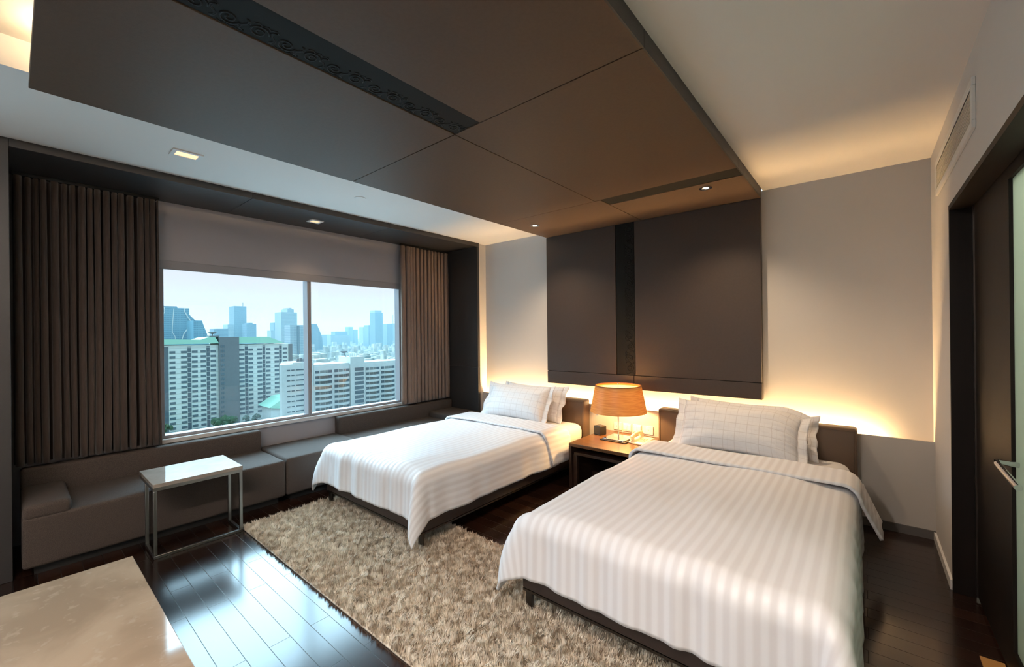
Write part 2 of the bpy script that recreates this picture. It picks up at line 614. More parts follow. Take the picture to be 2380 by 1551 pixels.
# ------------------------------------------------------------------ window wall
WY0, WY1, WZ0, WZ1 = 0.83, 3.30, 0.596, 2.145
bm = bmesh.new()
W2a, W2b = -3.3, -0.60
xw0 = XW - 0.14
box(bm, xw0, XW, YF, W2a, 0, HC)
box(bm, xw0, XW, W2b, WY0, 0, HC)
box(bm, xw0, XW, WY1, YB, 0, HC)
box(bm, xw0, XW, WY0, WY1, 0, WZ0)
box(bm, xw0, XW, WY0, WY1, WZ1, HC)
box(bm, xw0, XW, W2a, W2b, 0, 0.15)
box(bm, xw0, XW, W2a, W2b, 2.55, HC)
struct('wall_left', bm, M['wall_backlit'])
struct('wall_corner', B((XW, -4.03, 4.092, YB, 0, HC)), M['wall'])
struct('wall_pier', B((XW, -4.03, -0.5, -0.10, 0, HC)), M['wall'])
struct('wall_front', B((XW - 0.2, 1.8, YF - 0.1, YF, 0, HC)), M['wall'])

def window(name, y0, y1, ym, lab, WZ0=WZ0, WZ1=WZ1):
    w = thing(name, lab, 'window', (XW - 0.06, (y0 + y1) / 2, WZ0), kind='structure')
    bm = bmesh.new()
    frame_yz(bm, XW - 0.112, XW - 0.012, y0, y1, WZ0, WZ1, 0.028)
    box(bm, XW - 0.012, XW + 0.006, y0 - 0.02, y1, WZ1 - 0.07, WZ1 + 0.006)
    obj('window_frame', bm, M['frame'], w, bevel=0.002)
    bm = bmesh.new()
    box(bm, XW - 0.112, XW - 0.002, ym - 0.014, ym + 0.026, WZ0 + 0.0, WZ1 - 0.028)
    box(bm, XW - 0.004, XW + 0.002, ym + 0.004, ym + 0.008, WZ0 + 0.0, WZ1 - 0.028)
    obj('mullion', bm, M['frame'], w, bevel=0.002)
    for a, b in ((y0 + 0.028, ym - 0.014), (ym + 0.026, y1 - 0.028)):
        obj('pane', B((XW - 0.098, XW - 0.092, a, b, WZ0 + 0.028, WZ1 - 0.028)), M['glass'], w)
    obj('sill', B((XW - 0.012, XW + 0.035, y0 - 0.02, y1 + 0.02, WZ0 - 0.035, WZ0 + 0.002)), M['sill'], w, bevel=0.004)
    return w
window('window_1', WY0, WY1, 2.10, 'wide two-pane window with the city outside')
window('window_fill', W2a, W2b, -1.85, 'unseen window added behind the viewer to let in fill daylight', 0.15, 2.55)  # out of view, added so daylight reaches the foot of the beds

# surround of the window: soffit and two cheeks
bm = bmesh.new()
box(bm, XW, XP, 0.0, 1.332, ZS, HC)
box(bm, XW, XP, 1.336, 2.690, ZS, HC)
box(bm, XW, XP, 2.694, 4.092, ZS, HC)
box(bm, XW, XP - 0.002, 0.0, 4.05, ZS + 0.004, HC)
box(bm, XW, XP, 4.05, 4.092, 1.034, ZS)
box(bm, XW, XP, 4.05, 4.092, 0.0, 1.030)
box(bm, XW, XP - 0.002, 4.054, 4.09, 0.0, ZS)
box(bm, XW, XP, -0.10, 0.0, 0.0, HC)
struct('trim_3', bm, M['portal'], bevel=0.002, seg=1)

# ------------------------------------------------------------------ curtains
def curtain(name, y0, y1, xc, z0, z1, nf, amp, m, lab, seed, rag=0.0, sfold=0.38):
    rnd = random.Random(seed)
    ns, nz = nf * 14, 26
    ph = [rnd.uniform(-0.5, 0.5) for _ in range(nf + 2)]
    am = [rnd.uniform(0.4, 1.25) for _ in range(nf + 2)]
    bm = bmesh.new()
    rows = []
    for j in range(nz + 1):
        f = j / nz
        z = z1 + (z0 - z1) * f
        row = []
        for i in range(ns + 1):
            s = i / ns * nf
            k = int(min(s, nf - 1e-6))
            fr = s - k
            s = s + 0.55 * noise.noise((s * 0.45, 3.3, seed))
            a = amp * (am[k] * (1 - fr) + am[k + 1] * fr) * (0.72 + 0.28 * f)
            w = 2 * PI * s + 0.5 * (ph[k] * (1 - fr) + ph[k + 1] * fr) * (0.4 + f)
            x = xc + a * math.sin(w) + 0.006 * noise.noise((s * 0.8, f * 3, seed))
            y = y0 + (y1 - y0) * (i / ns) - sfold * a * math.sin(2 * w) + 0.010 * noise.noise((s * 0.35, f * 1.5, seed + 9)) * f
            zz = z + (rag * math.sin(w + 1.2) * 0.5 if j == nz else 0)
            row.append(bm.verts.new((x, y, zz)))
        rows.append(row)
    for a, b in zip(rows, rows[1:]):
        for i in range(ns):
            bm.faces.new((a[i], a[i + 1], b[i + 1], b[i]))
    t = thing(name, lab, 'curtain', (xc, (y0 + y1) / 2, z0))
    obj('curtain_panel', bm, m, t, smooth=True, solid=0.003)
    bm = B((xc - 0.02, xc + 0.02, y0, y1, z1 + 0.004, z1 + 0.026))
    obj('track', bm, M['black'], t)
    return t
curtain('curtain', 0.012, 0.812, XW + 0.085, 0.585, 2.632, 17, 0.050, M['curtain'], 'wide dark brown pleated curtain left of the window, drawn to the side', 3, 0.006, 0.22)
curtain('curtain', 3.235, 4.035, XW + 0.085, 0.585, 2.632, 13, 0.050, M['curtain2'], 'narrow-looking taupe pleated curtain between the window and the dark corner lining', 11, 0.006)

# ------------------------------------------------------------------ canopy and wall panel
CZ = 2.632
cn = thing('ceiling_canopy', 'dark leather-clad panel hanging under the ceiling above both beds', 'ceiling panel', (-1.8, 2.1, CZ))
g = 0.0025
x0, x1, y0, y1 = -2.93, -0.68, 0.06, 4.168
def plate(nm, a, b, c, e, m=M['dark_panel'], z=CZ, t=0.02):
    return obj(nm, B((a, b, c, e, z, z + t)), m, cn, bevel=0.0015, seg=1)
plate('panel', x0, -1.80 - g, y0, 1.653 - g)
plate('panel', -1.60 + g, x1, y0, 1.653 - g)
plate('panel', x0, -1.803 - g, 1.653 + g, 3.30 - g)
plate('panel', -1.803 + g, x1, 1.653 + g, 3.295 - g)
plate('panel', x0, -1.75 - g, 3.30 + g, y1)
plate('panel', -1.75 + g, x1, 3.475 + g, y1)
obj('strip', B((-1.80 + g, -1.60 - g, y0, 1.653 - g, CZ + 0.004, CZ + 0.02)), M['strip'], cn)
obj('strip', B((-1.75 + g, x1, 3.295 + g, 3.475 - g, CZ + 0.004, CZ + 0.02)), M['strip'], cn)
obj('canopy_core', B((x0 + 0.002, x1 - 0.002, y0 + 0.002, y1, CZ + 0.016, CZ + 0.075)), M['seam'], cn)
bm = bmesh.new()
ys = [y0, 1.655, 3.30, 3.47, y1]
for a, b in zip(ys, ys[1:]):
    box(bm, x1 - 0.002, x1 + 0.006, a + 0.002, b - 0.002, CZ, CZ + 0.083)
obj('edge_trim', bm, M['portal'], cn)

def scrolls(bm, org, ax, ay, nrm, n, pitch, wid):
    """carved scroll border: repeating pairs of spirals in the plane (ax, ay)"""
    org, ax, ay, nrm = Vector(org), Vector(ax), Vector(ay), Vector(nrm)
    for k in range(n):
        c = org + ax * (pitch * (k + 0.5)) + ay * (wid * 0.5)
        sg = 1 if k % 2 else -1
        pts = []
        for i in range(26):
            a = i / 25 * 2 * PI * 1.7
            rr = wid * 0.40 * (1 - 0.82 * i / 25)
            pts.append(c + ax * (rr * math.cos(a) * 0.92) + ay * (rr * math.sin(a) * sg))
        tube(bm, pts, wid * 0.045, 5)
        for q in (-1, 1):
            e = c + ax * (q * pitch * 0.47) - ay * (wid * 0.40 * sg)
            pts = [e + ay * (wid * 0.8 * sg * j / 8) + ax * (0.12 * wid * math.sin(j / 8 * PI * 2) * q) for j in range(9)]
            tube(bm, pts, wid * 0.035, 5)
        for q in range(3):
            e = c + ax * (pitch * (-0.3 + 0.3 * q)) + ay * (wid * 0.42 * sg)
            tube(bm, [e, e + ax * 0.18 * wid + ay * 0.1 * wid * sg, e + ax * 0.3 * wid - ay * 0.05 * wid * sg], wid * 0.03, 5)
bm = bmesh.new()
scrolls(bm, (-1.795, 0.07, CZ + 0.0045), (0, 1, 0), (1, 0, 0), (0, 0, -1), 16, 0.0985, 0.095)
obj('scroll_carving', bm, M['scroll'], cn, smooth=True)

wp = thing('upholstered_wall_panel', 'dark leather-clad wall panel rising from above the headboards to the canopy', 'wall panel', (-1.81, YB - 0.04, 0.885))
def wplate(a, b, z0, z1, m=M['dark_panel_wall'], yy=YL, nm='panel'):
    return obj(nm, B((a, b, yy, yy + 0.025, z0, z1)), m, wp, bevel=0.0015, seg=1)
wx0, wx1, wzb = -2.942, -0.684, 0.884
wplate(wx0, -2.04 - g, 1.031 + g, CZ)
wplate(-1.83 + g, wx1, 1.031 + g, CZ)
wplate(wx0, -1.845 - g, wzb, 1.031 - g)
wplate(-1.845 + g, wx1, wzb, 1.031 - g)
wplate(-2.04 + g, -1.83 - g, 1.031 + g, CZ, M['strip'], YL + 0.005, 'strip')
obj('panel_core', B((wx0 + 0.003, wx1 - 0.003, YL + 0.02, YB, wzb + 0.002, HC - 0.001)), M['seam'], wp)
bm = bmesh.new()
scrolls(bm, (-1.835, YL + 0.0055, 1.05), (0, 0, 1), (-1, 0, 0), (0, -1, 0), 14, 0.112, 0.105)
obj('scroll_carving', bm, M['scroll'], wp, smooth=True)

# light strip inside the ceiling coffer (above the canopy's window-side edge)
o = obj('led_strip', B((-2.74, -2.70, 0.10, 3.9, HC + 0.003, HC + 0.013)), emit('warm_cove_led', (1.0, 0.72, 0.40), LED_COFFER))
setp(o, 'glowing light strip in the ceiling recess above the canopy', 'light strip')
o = obj('led_strip', B((-1.00, -0.92, -2.3, -0.15, HC + 0.02, HC + 0.03)), emit('fill_led_rear', (1.0, 0.87, 0.76), 165.0))  # unseen strip, added as fill for the bed nearer the door
setp(o, 'unseen fill light strip added in the ceiling recess behind the viewer', 'light strip')

# ------------------------------------------------------------------ lamps in the ceiling
def square_light(x, y, z, hx, hy, lab, w, glow=9.0, colr=(1.0, 0.70, 0.40)):
    t = thing('downlight', lab, 'ceiling light', (x, y, z))
    bm = bmesh.new()
    o_ = 0.022
    box(bm, x - hx, x + hx, y - hy, y - hy + o_, z - 0.008, z)
    box(bm, x - hx, x + hx, y + hy - o_, y + hy, z - 0.008, z)
    box(bm, x - hx, x - hx + o_, y - hy + o_, y + hy - o_, z - 0.008, z)
    box(bm, x + hx - o_, x + hx, y - hy + o_, y + hy - o_, z - 0.008, z)
    obj('trim_ring', bm, M['white_trim'], t)
    obj('lamp_lens', B((x - hx + o_, x + hx - o_, y - hy + o_, y + hy - o_, z - 0.004, z - 0.001)), emit('lamp_lens_glow', (1.0, 0.72, 0.42), glow), t)
    l = bpy.data.lights.new('downlight_beam', 'SPOT')
    l.energy = w
    l.color = colr
    l.spot_size = R(95)
    l.spot_blend = 0.7
    l.shadow_soft_size = 0.05
    lo = bpy.data.objects.new('downlight_beam', l)
    lo.location = (x, y, z - 0.012)
    C.objects.link(lo)
    adopt(lo, t)
    return t
square_light(-3.49, 0.77, HC, 0.065, 0.082, 'square ceiling downlight lit warm, above the curtain', DOWN_W, 1.5)
square_light(-4.32, 2.02, ZS, 0.062, 0.062, 'small square downlight in the dark soffit over the window', DOWN_W * 0.7, 1.2)
for i_, (x, y) in enumerate(((-0.3, 0.75), (-0.25, -1.6))):  # both out of view, added to brighten the right side of the room
    square_light(x, y, HC, 0.065, 0.082, ('unseen fill downlight added overhead by the right wall', 'unseen fill downlight added behind the viewer by the right wall')[i_], DOWN_W * 6.5, 2.0, (1.0, 0.82, 0.70))
def round_light(x, y, lab):
    t = thing('downlight', lab, 'ceiling light', (x, y, CZ))
    bm = bmesh.new()
    lathe(bm, x, y, [(0.048, CZ), (0.048, CZ - 0.006), (0.034, CZ - 0.006), (0.030, CZ)], 36)
    obj('trim_ring', bm, M['chrome'], t, smooth=30)
    bm = bmesh.new()
    disc(bm, x, y, CZ - 0.003, 0.022)
    obj('lamp_lens', bm, emit('spot_glow', (1.0, 0.75, 0.45), 12.0), t)
    l = bpy.data.lights.new('downlight_beam', 'SPOT')
    l.energy = SPOT_W
    l.color = (1.0, 0.74, 0.48)
    l.spot_size = R(120)
    l.spot_blend = 0.9
    l.shadow_soft_size = 0.03
    lo = bpy.data.objects.new('downlight_beam', l)
    lo.location = (x, y, CZ - 0.01)
    C.objects.link(lo)
    adopt(lo, t)
round_light(-2.682, 3.594, 'round spotlight in the canopy above the bed by the window')
round_light(-0.965, 3.578, 'round spotlight in the canopy above the bed nearer the door')
bm = bmesh.new()
lathe(bm, -3.462, 2.026, [(0.05, HC), (0.05, HC - 0.004), (0.001, HC - 0.006)], 32)
o = obj('sprinkler_cover', bm, M['ceil'], smooth=30)
setp(o, 'flat round white cover plate on the ceiling strip above the window', 'ceiling cap')

# ------------------------------------------------------------------ beds
def drape(hw, L, ovs, ovf, rad, z, seed, nu=84, nv=110, y0=0.0, flare=(0.06, 0.06), wav=0.024, head_end=False, puff=0.018, ear=0.32, hemvar=0.03, twist=(1.6, 0.7)):
    """cloth lying on a box |x|<hw, y>y0, falling over both sides and (unless head_end) over the foot. returns bmesh with uv"""
    bm = bmesh.new()
    uvl = bm.loops.layers.uv.new('UVMap')
    def fall(s, fl):
        if s <= 0: return 0.0, 0.0
        q = rad * PI / 2
        if s < q:
            return rad * math.sin(s / rad), -rad * (1 - math.cos(s / rad))
        e = s - q
        return rad + fl * e, -rad - e * math.sqrt(max(0.0, 1 - fl * fl))
    us = np.linspace(-hw - ovs + rad, hw + ovs - rad, nu)
    vs = np.linspace(-(ovf - rad) if not head_end else 0.0, L, nv)
    ed = hw - rad
    rows = []
    for v in vs:
        row = []
        for uu in us:
            a = max(0.0, abs(uu) - ed)
            b = max(0.0, (0 if head_end else rad) - v) if not head_end else 0.0
            sg = 1 if uu > 0 else -1
            fl = flare[1] if sg > 0 else flare[0]
            bx = max(-ed, min(ed, uu))
            by = max(rad, v) if not head_end else v
            if a > 0 and b > 0:
                rr = math.hypot(a, b)
                th = math.atan2(b, a)
                s2 = math.sin(2 * th) ** 2
                if rr > 0.48:
                    rr = 0.48 + 0.12 * (1 - math.exp(-(rr - 0.48) / 0.12))
                h, dz = fall(rr, min(0.6, fl + ear * s2))
                ph_ = PI / 2 * (th / (PI / 2)) ** (twist[1] if sg > 0 else twist[0])
                h += 0.05 * s2 * math.sin(min(1.0, rr / 0.5) * PI)
                px, py = bx + sg * h * math.cos(ph_), by - h * math.sin(ph_)
                t_ = min(1.0, rr / 0.3)
            elif a > 0:
                hv = 1 + hemvar * noise.noise((v * 2.2, sg * 3.1, seed))
                h, dz = fall(a * hv, fl)
                wob = wav * noise.noise((v * 6.0, sg * 7.0, seed + 0.3)) * min(1, a / 0.25)
                px, py = bx + sg * (h + wob), by
                t_ = a / 0.3
            elif b > 0:
                hv = 1 + hemvar * 1.4 * noise.noise((uu * 2.4, 1.7, seed))
                h, dz = fall(b * hv, 0.04)
                wob = wav * (noise.noise((uu * 7.0, 5.0, seed)) + 0.5 * noise.noise((uu * 17.0, 2.0, seed))) * min(1, b / 0.2)
                px, py = bx, by - h - wob
                t_ = b / 0.3
            else:
                dz = 0.0
                px, py = bx, by
                t_ = 0.0
            top = max(0.0, 1 - t_ * 1.5)
            e = min(1.0, (ed - abs(bx)) / 0.25) if ed > abs(bx) else 0.0
            pz = z + dz + top * puff * (0.5 * e + noise.noise((px * 2.3, py * 1.9, seed)) + 0.35 * noise.noise((px * 6, py * 4, seed + 4)))
            vv = bm.verts.new((px, py + y0, max(pz, 0.035)))
            row.append((vv, (uu, v)))
        rows.append(row)
    for r_a, r_b in zip(rows, rows[1:]):
        for i in range(len(us) - 1):
            q = (r_a[i], r_a[i + 1], r_b[i + 1], r_b[i])
            f = bm.faces.new([k[0] for k in q])
            for lp, k in zip(f.loops, q):
                lp[uvl].uv = k[1]
    return bm

def shift(bm, x, y, z=0.0):
    bmesh.ops.translate(bm, verts=bm.verts, vec=(x, y, z))
    return bm

ZM = 0.50
def make_bed(x0, x1, yf, hx0, hx1, lab, dlab, seed, fl, flap):
    xc, hw = (x0 + x1) / 2, (x1 - x0) / 2
    b = thing('bed', lab, 'bed', (xc, (yf + 4.1) / 2, 0))
    obj('bed_base', rbox(x0, x1, yf, 4.02, 0.118, 0.29, 0.012, 3), M['bedbase'], b, smooth=40)
    obj('base_rim', B((x0 + 0.003, x1 - 0.003, yf + 0.003, 4.0, 0.106, 0.118)), M['darksteel'], b)
    for sx_ in (x0 + 0.03, x1 - 0.03):
        for sy_ in (yf + 0.03, 3.9):
            bm = bmesh.new()
            q = rbox(sx_ - 0.02, sx_ + 0.02, sy_ - 0.012, sy_ + 0.012, 0.0, 0.106, 0.003, 2, bm)
            obj('leg', bm, M['darksteel'], b, smooth=40)
    obj('mattress', rbox(x0 + 0.015, x1 - 0.015, yf + 0.03, 4.0, 0.29, ZM, 0.075, 6), M['sheet'], b, smooth=50)
    hb = obj('headboard', rbox(hx0, hx1, 4.03, YL - 0.004, 0.10, 0.742, 0.022, 4), M['headboard'], b, smooth=45)
    bm = bmesh.new()
    tube(bm, [(hx0 + 0.02, 4.030, 0.12), (hx0 + 0.02, 4.030, 0.722), (hx1 - 0.02, 4.030, 0.722), (hx1 - 0.02, 4.030, 0.12)], 0.003, 6)
    obj('piping', bm, M['headboard'], hb, smooth=True)
    # duvet
    dv = thing('duvet', dlab, 'duvet', (xc, 2.6, ZM + 0.03))
    bm = drape(hw + 0.035, 3.42 - yf + 0.02, 0.37 if seed < 3 else 0.43, 0.38, 0.10, ZM + 0.028, seed, y0=yf - 0.03, flare=fl, nu=96, nv=120)
    shift(bm, xc, 0)
    obj('duvet_cover', bm, M['duvet'], dv, smooth=True, solid=0.018)
    bm = drape(hw + 0.055, 0.42, 0.385, 0.1, 0.10, ZM + 0.057, seed + 20, head_end=True, y0=3.20, flare=flap, nu=96, nv=26, puff=0.008, hemvar=0.03, wav=0.008)
    # the folded-back end rolls down onto the sheet at the pillow side
    for vv in bm.verts:
        f = (vv.co.y - 3.20) / 0.42
        if f > 0.75:
            k = (f - 0.75) / 0.25
            vv.co.z -= 0.032 * k * k * (1 if vv.co.z > ZM - 0.02 else 0.0)
        side = max(0.0, ZM + 0.0 - vv.co.z)
        vv.co.y += side * (0.30 * (1 - f) - 0.14 * f)
    shift(bm, xc, 0)
    obj('folded_edge', bm, M['duvet'], dv, smooth=True, solid=0.018)
    return b
make_bed(-3.66, -2.33, 1.785, -3.79, -2.363,
         'single bed with a dark leather base, the one nearer the window',
         'white satin-striped duvet on the bed nearer the window, folded back at the pillows', 2.0, (0.10, 0.05), (0.10, 0.12))
make_bed(-1.42, -0.07, 1.755, -1.545, -0.048,
         'single bed with a dark leather base, the one nearer the door in the foreground',
         'white satin-striped duvet on the foreground bed nearer the door', 5.0, (0.06, 0.05), (0.10, 0.40))

def pillow(xc, yb, zb, a, bh, T, tilt, yawz, lab, seed, droop=0.0):
    """leaning pillow; bottom edge middle at (xc, yb, zb)"""
    n = 44
    t = thing('pillow', lab, 'pillow', (xc, yb, zb), group=None)
    mt = Matrix.Translation((xc, yb, zb)) @ Matrix.Rotation(yawz, 4, 'Z') @ Matrix.Rotation(tilt, 4, 'X') @ Matrix.Translation((0, bh, 0))
    bm = bmesh.new()
    uvl = bm.loops.layers.uv.new('UVMap')
    def P(uu, vv, side):
        x = a * uu * (1 - 0.045 * (1 - vv * vv))
        y = bh * vv * (1 - 0.10 * (1 - uu * uu))
        k = max(0.0, (1 - abs(uu) ** 3.2) * (1 - abs(vv) ** 2.6))
        z = side * T * k ** 0.55
        en = max(0, abs(uu) - 0.55) / 0.45
        z += side * 0.018 * en * noise.noise((uu * 5, vv * 7 + side, seed)) * (k ** 0.3)
        z += side * 0.010 * noise.noise((uu * 2.0, vv * 2.5, seed + side)) * (k ** 0.3)
        z += 0.022 * noise.noise((uu * 1.6, vv * 1.4, seed + 3)) * (abs(uu) ** 2)
        q = max(0.0, (uu - 0.45) / 0.55)
        y -= droop * q * q * (0.5 + 0.5 * vv)
        x += 0.012 * noise.noise((vv * 3, uu, seed + 7)) * abs(uu)
        return Vector((x, y, z))
    for side in (1, -1):
        g_ = [[(bm.verts.new(mt @ P(-1 + 2 * i / n, -1 + 2 * j / n, side)), (-1 + 2 * i / n, -1 + 2 * j / n)) for i in range(n + 1)] for j in range(n + 1)]
        for j in range(n):
            for i in range(n):
                q = [g_[j][i], g_[j][i + 1], g_[j + 1][i + 1], g_[j + 1][i]]
                if side < 0: q.reverse()
                f = bm.faces.new([k[0] for k in q])
                for lp, k in zip(f.loops, q):
                    lp[uvl].uv = (k[1][0] * a, k[1][1] * bh)
    bmesh.ops.remove_doubles(bm, verts=bm.verts, dist=0.0008)
    body = obj('pillowcase', bm, M['pillow'], t, smooth=True)
    for sg in (-1, 1):
        bm = bmesh.new()
        uvl = bm.loops.layers.uv.new('UVMap')
        m_ = 26
        rows = []
        for i in range(6):
            row = []
            for j in range(m_ + 1):
                vv = -1 + 2 * j / m_
                p = P(sg * 0.985, vv, 1) * 0.5 + P(sg * 0.985, vv, -1) * 0.5
                e = i / 5
                p = p + Vector((sg * 0.062 * e, 0.012 * e * vv, 0.016 * e * math.sin(vv * 7 + seed) + 0.03 * e * e * noise.noise((vv * 2.5, sg, seed + 2))))
                row.append((bm.verts.new(mt @ p), (sg * (a + 0.062 * e), vv * bh)))
            rows.append(row)
        for ra, rb in zip(rows, rows[1:]):
            for j in range(m_):
                q = (ra[j], ra[j + 1], rb[j + 1], rb[j])
                f = bm.faces.new([k[0] for k in q])
                for lp, k in zip(f.loops, q):
                    lp[uvl].uv = k[1]
        obj('flange', bm, M['pillow'], t, smooth=True, solid=0.004)
    return t
TL = R(62)
pillow(-3.00, 3.825, 0.505, 0.43, 0.205, 0.052, R(66), R(-2), 'white checked pillow leaning on the headboard behind the front pillow, bed by the window', 4.0)
pillow(-3.08, 3.63, 0.51, 0.43, 0.215, 0.105, R(60), R(1), 'white checked pillow in front on the bed by the window', 9.0)
pillow(-0.74, 3.835, 0.505, 0.42, 0.205, 0.052, R(68), R(0), 'white checked pillow mostly hidden behind the front pillow, foreground bed', 14.0, 0.08)
pillow(-0.80, 3.63, 0.515, 0.435, 0.215, 0.105, R(58), R(-1), 'white checked pillow in front on the foreground bed, its right end creased', 21.0, 0.075)

# ------------------------------------------------------------------ nightstand and what stands on it
ns = thing('nightstand', 'dark walnut nightstand with an open front between the two beds', 'nightstand', (-1.86, 3.8, 0))
obj('top', B((-2.19, -1.56, 3.44, YL - 0.004, 0.395, 0.425)), M['nightwood'], ns, bevel=0.003)
for a in (-2.19, -1.59):
    obj('side_panel', B((a, a + 0.03, 3.44, YL - 0.004, 0.0, 0.395)), M['nightdark'], ns, bevel=0.002)
obj('back_panel', B((-2.16, -1.59, YL - 0.03, YL - 0.01, 0.02, 0.395)), M['nightdark'], ns)
obj('shelf', B((-2.145, -1.60, 3.46, YL - 0.05, 0.315, 0.34)), M['nightdark'], ns, bevel=0.002)
for a in (-2.15, -1.63):
    obj('inner_leg', B((a, a + 0.035, 3.46, 3.50, 0.0, 0.315)), M['nightdark'], ns, bevel=0.002)
obj('lower_rail', B((-2.115, -1.63, 3.75, 3.79, 0.05, 0.09)), M['nightdark'], ns)

LX, LY = -1.875, 3.86
tl = thing('table_lamp', 'table lamp with an orange wood-veneer shade on the nightstand', 'lamp', (LX, LY, 0.425))
zt = 0.425
def rot_box(x, y, hx, hy, z0, z1, ang, bev=0.0, bm=None):
    bm = bm or bmesh.new()
    fs = box(bm, -hx, hx, -hy, hy, z0, z1)
    vs = list({v_ for f in fs for v_ in f.verts})
    bmesh.ops.rotate(bm, verts=vs, cent=(0, 0, 0), matrix=Matrix.Rotation(ang, 3, 'Z'))
    bmesh.ops.translate(bm, verts=vs, vec=(x, y, 0))
    return bm
bs = obj('base', rot_box(LX, LY, 0.112, 0.112, zt + 0.010, zt + 0.020, 0.0), M['chrome'], tl, bevel=0.002)
obj('base_tray', rot_box(LX, LY, 0.135, 0.135, zt + 0.0, zt + 0.010, 0.0), M['black'], tl, bevel=0.004)
bm = bmesh.new()
tube(bm, [(LX, LY, zt + 0.02), (LX, LY, 0.93)], 0.0085, 14)
obj('pole', bm, M['chrome'], tl, smooth=40)
Z0, Z1, RB, RT = 0.700, 0.958, 0.272, 0.222
bm = bmesh.new()
lathe(bm, LX, LY, [(RB, Z0), (RT, Z1), (RT - 0.004, Z1), (RB - 0.004, Z0)], 64, close=True)
sh = obj('lamp_shade', bm, M['shade'], tl, smooth=40)
bm = bmesh.new()
lathe(bm, LX, LY, [(RT + 0.002, Z1 - 0.006), (RT + 0.002, Z1 + 0.003), (RT - 0.010, Z1 + 0.003), (RT - 0.010, Z1 - 0.006)], 64, close=True)
obj('shade_rim', bm, mat('veneer_rim', (150, 92, 44), 0.5), sh, smooth=40)
bm = bmesh.new()
disc(bm, LX, LY, Z1 - 0.022, RT + 0.002, 48)
obj('diffuser', bm, M['diffuser'], tl, solid=0.002)
bm = bmesh.new()
tube(bm, [(LX, LY, Z1 - 0.02), (LX, LY, Z1 + 0.012)], 0.004, 10)
tube(bm, [(LX, LY, Z1 + 0.010), (LX, LY, Z1 + 0.018), (LX, LY, Z1 + 0.026)], [0.004, 0.010, 0.003], 10)
obj('finial', bm, M['chrome'], tl, smooth=40)
for k in range(3):
    a = 2 * PI * k / 3 + 0.1
    bm = bmesh.new()
    tube(bm, [(LX, LY, Z0 + 0.004), (LX + (RB - 0.012) * math.cos(a), LY + (RB - 0.012) * math.sin(a), Z0 + 0.004), (LX + (RB - 0.012) * math.cos(a), LY + (RB - 0.012) * math.sin(a), Z0 - 0.014)], 0.004, 6)
    obj('shade_arm', bm, M['chrome'], tl, smooth=40)
l = bpy.data.lights.new('lamp_bulb', 'POINT')
l.energy = LAMP_W
l.color = (1.0, 0.64, 0.26)
l.shadow_soft_size = 0.05
lo = bpy.data.objects.new('lamp_bulb', l)
lo.location = (LX, LY, 0.82)
C.objects.link(lo)
adopt(lo, tl)

bk = thing('clock_cube', 'small black cube clock on the nightstand beside the lamp', 'clock', (-2.115, 3.93, zt))
obj('body', rot_box(-2.115, 3.93, 0.046, 0.046, zt, zt + 0.092, R(-16)), M['black'], bk, bevel=0.006, seg=3)
obj('display', rot_box(-2.115, 3.93, 0.034, 0.028, zt + 0.092, zt + 0.0935, R(-16)), mat('dark_display', (34, 34, 36), 0.2), bk)

ph = thing('telephone', 'ivory desk telephone with its handset on the nightstand', 'telephone', (-1.60, 3.88, zt))
mt = Matrix.Translation((-1.635, 3.86, zt)) @ Matrix.Rotation(R(-12), 4, 'Z') @ Matrix.Scale(0.88, 4)
bm = bmesh.new()
poly = [(-0.11, 0.0), (0.11, 0.0), (0.11, 0.05), (0.06, 0.052), (-0.10, 0.022), (-0.11, 0.015)]
prism_yz(bm, poly, 0.095, -0.095)
bmesh.ops.transform(bm, verts=bm.verts, matrix=mt)
pb = obj('phone_base', bm, M['phone'], ph, bevel=0.006, seg=3)
bm = bmesh.new()
hp = [(-0.062, -0.095, 0.060), (-0.062, -0.078, 0.070), (-0.062, -0.045, 0.088), (-0.062, 0.0, 0.098), (-0.062, 0.045, 0.098), (-0.062, 0.078, 0.088), (-0.062, 0.095, 0.078)]
tube(bm, hp, [0.018, 0.024, 0.019, 0.017, 0.017, 0.023, 0.018], 12)
for yy, z_ in ((-0.085, 0.052), (0.085, 0.066)):
    tube(bm, [(-0.062, yy, z_ - 0.014), (-0.062, yy, z_ + 0.008)], [0.026, 0.022], 14)
bmesh.ops.transform(bm, verts=bm.verts, matrix=mt)
obj('handset', bm, M['phone'], ph, smooth=50)
for i in range(4):
    for j in range(3):
        bm = bmesh.new()
        kx, ky = 0.0 + j * 0.026, -0.06 + i * 0.026
        kz = 0.022 + (ky + 0.10) / 0.16 * 0.030
        box(bm, kx - 0.009, kx + 0.009, ky - 0.008, ky + 0.008, kz - 0.004, kz + 0.005)
        bmesh.ops.transform(bm, verts=bm.verts, matrix=mt)
        obj('key', bm, M['phonekey'], pb, bevel=0.001, seg=1)
bm = bmesh.new()
pts = []
for i in range(90):
    q = i / 89
    a = q * 2 * PI * 11
    pts.append((0.105 + 0.012 * math.cos(a) + 0.01 * math.sin(q * 3), 0.08 - 0.16 * q, 0.012 + 0.006 * math.sin(a)))
tube(bm, [mt @ Vector(p) for p in pts], 0.0022, 5)
obj('cord', bm, mat('beige_cord', (190, 150, 96), 0.5), ph, smooth=True)

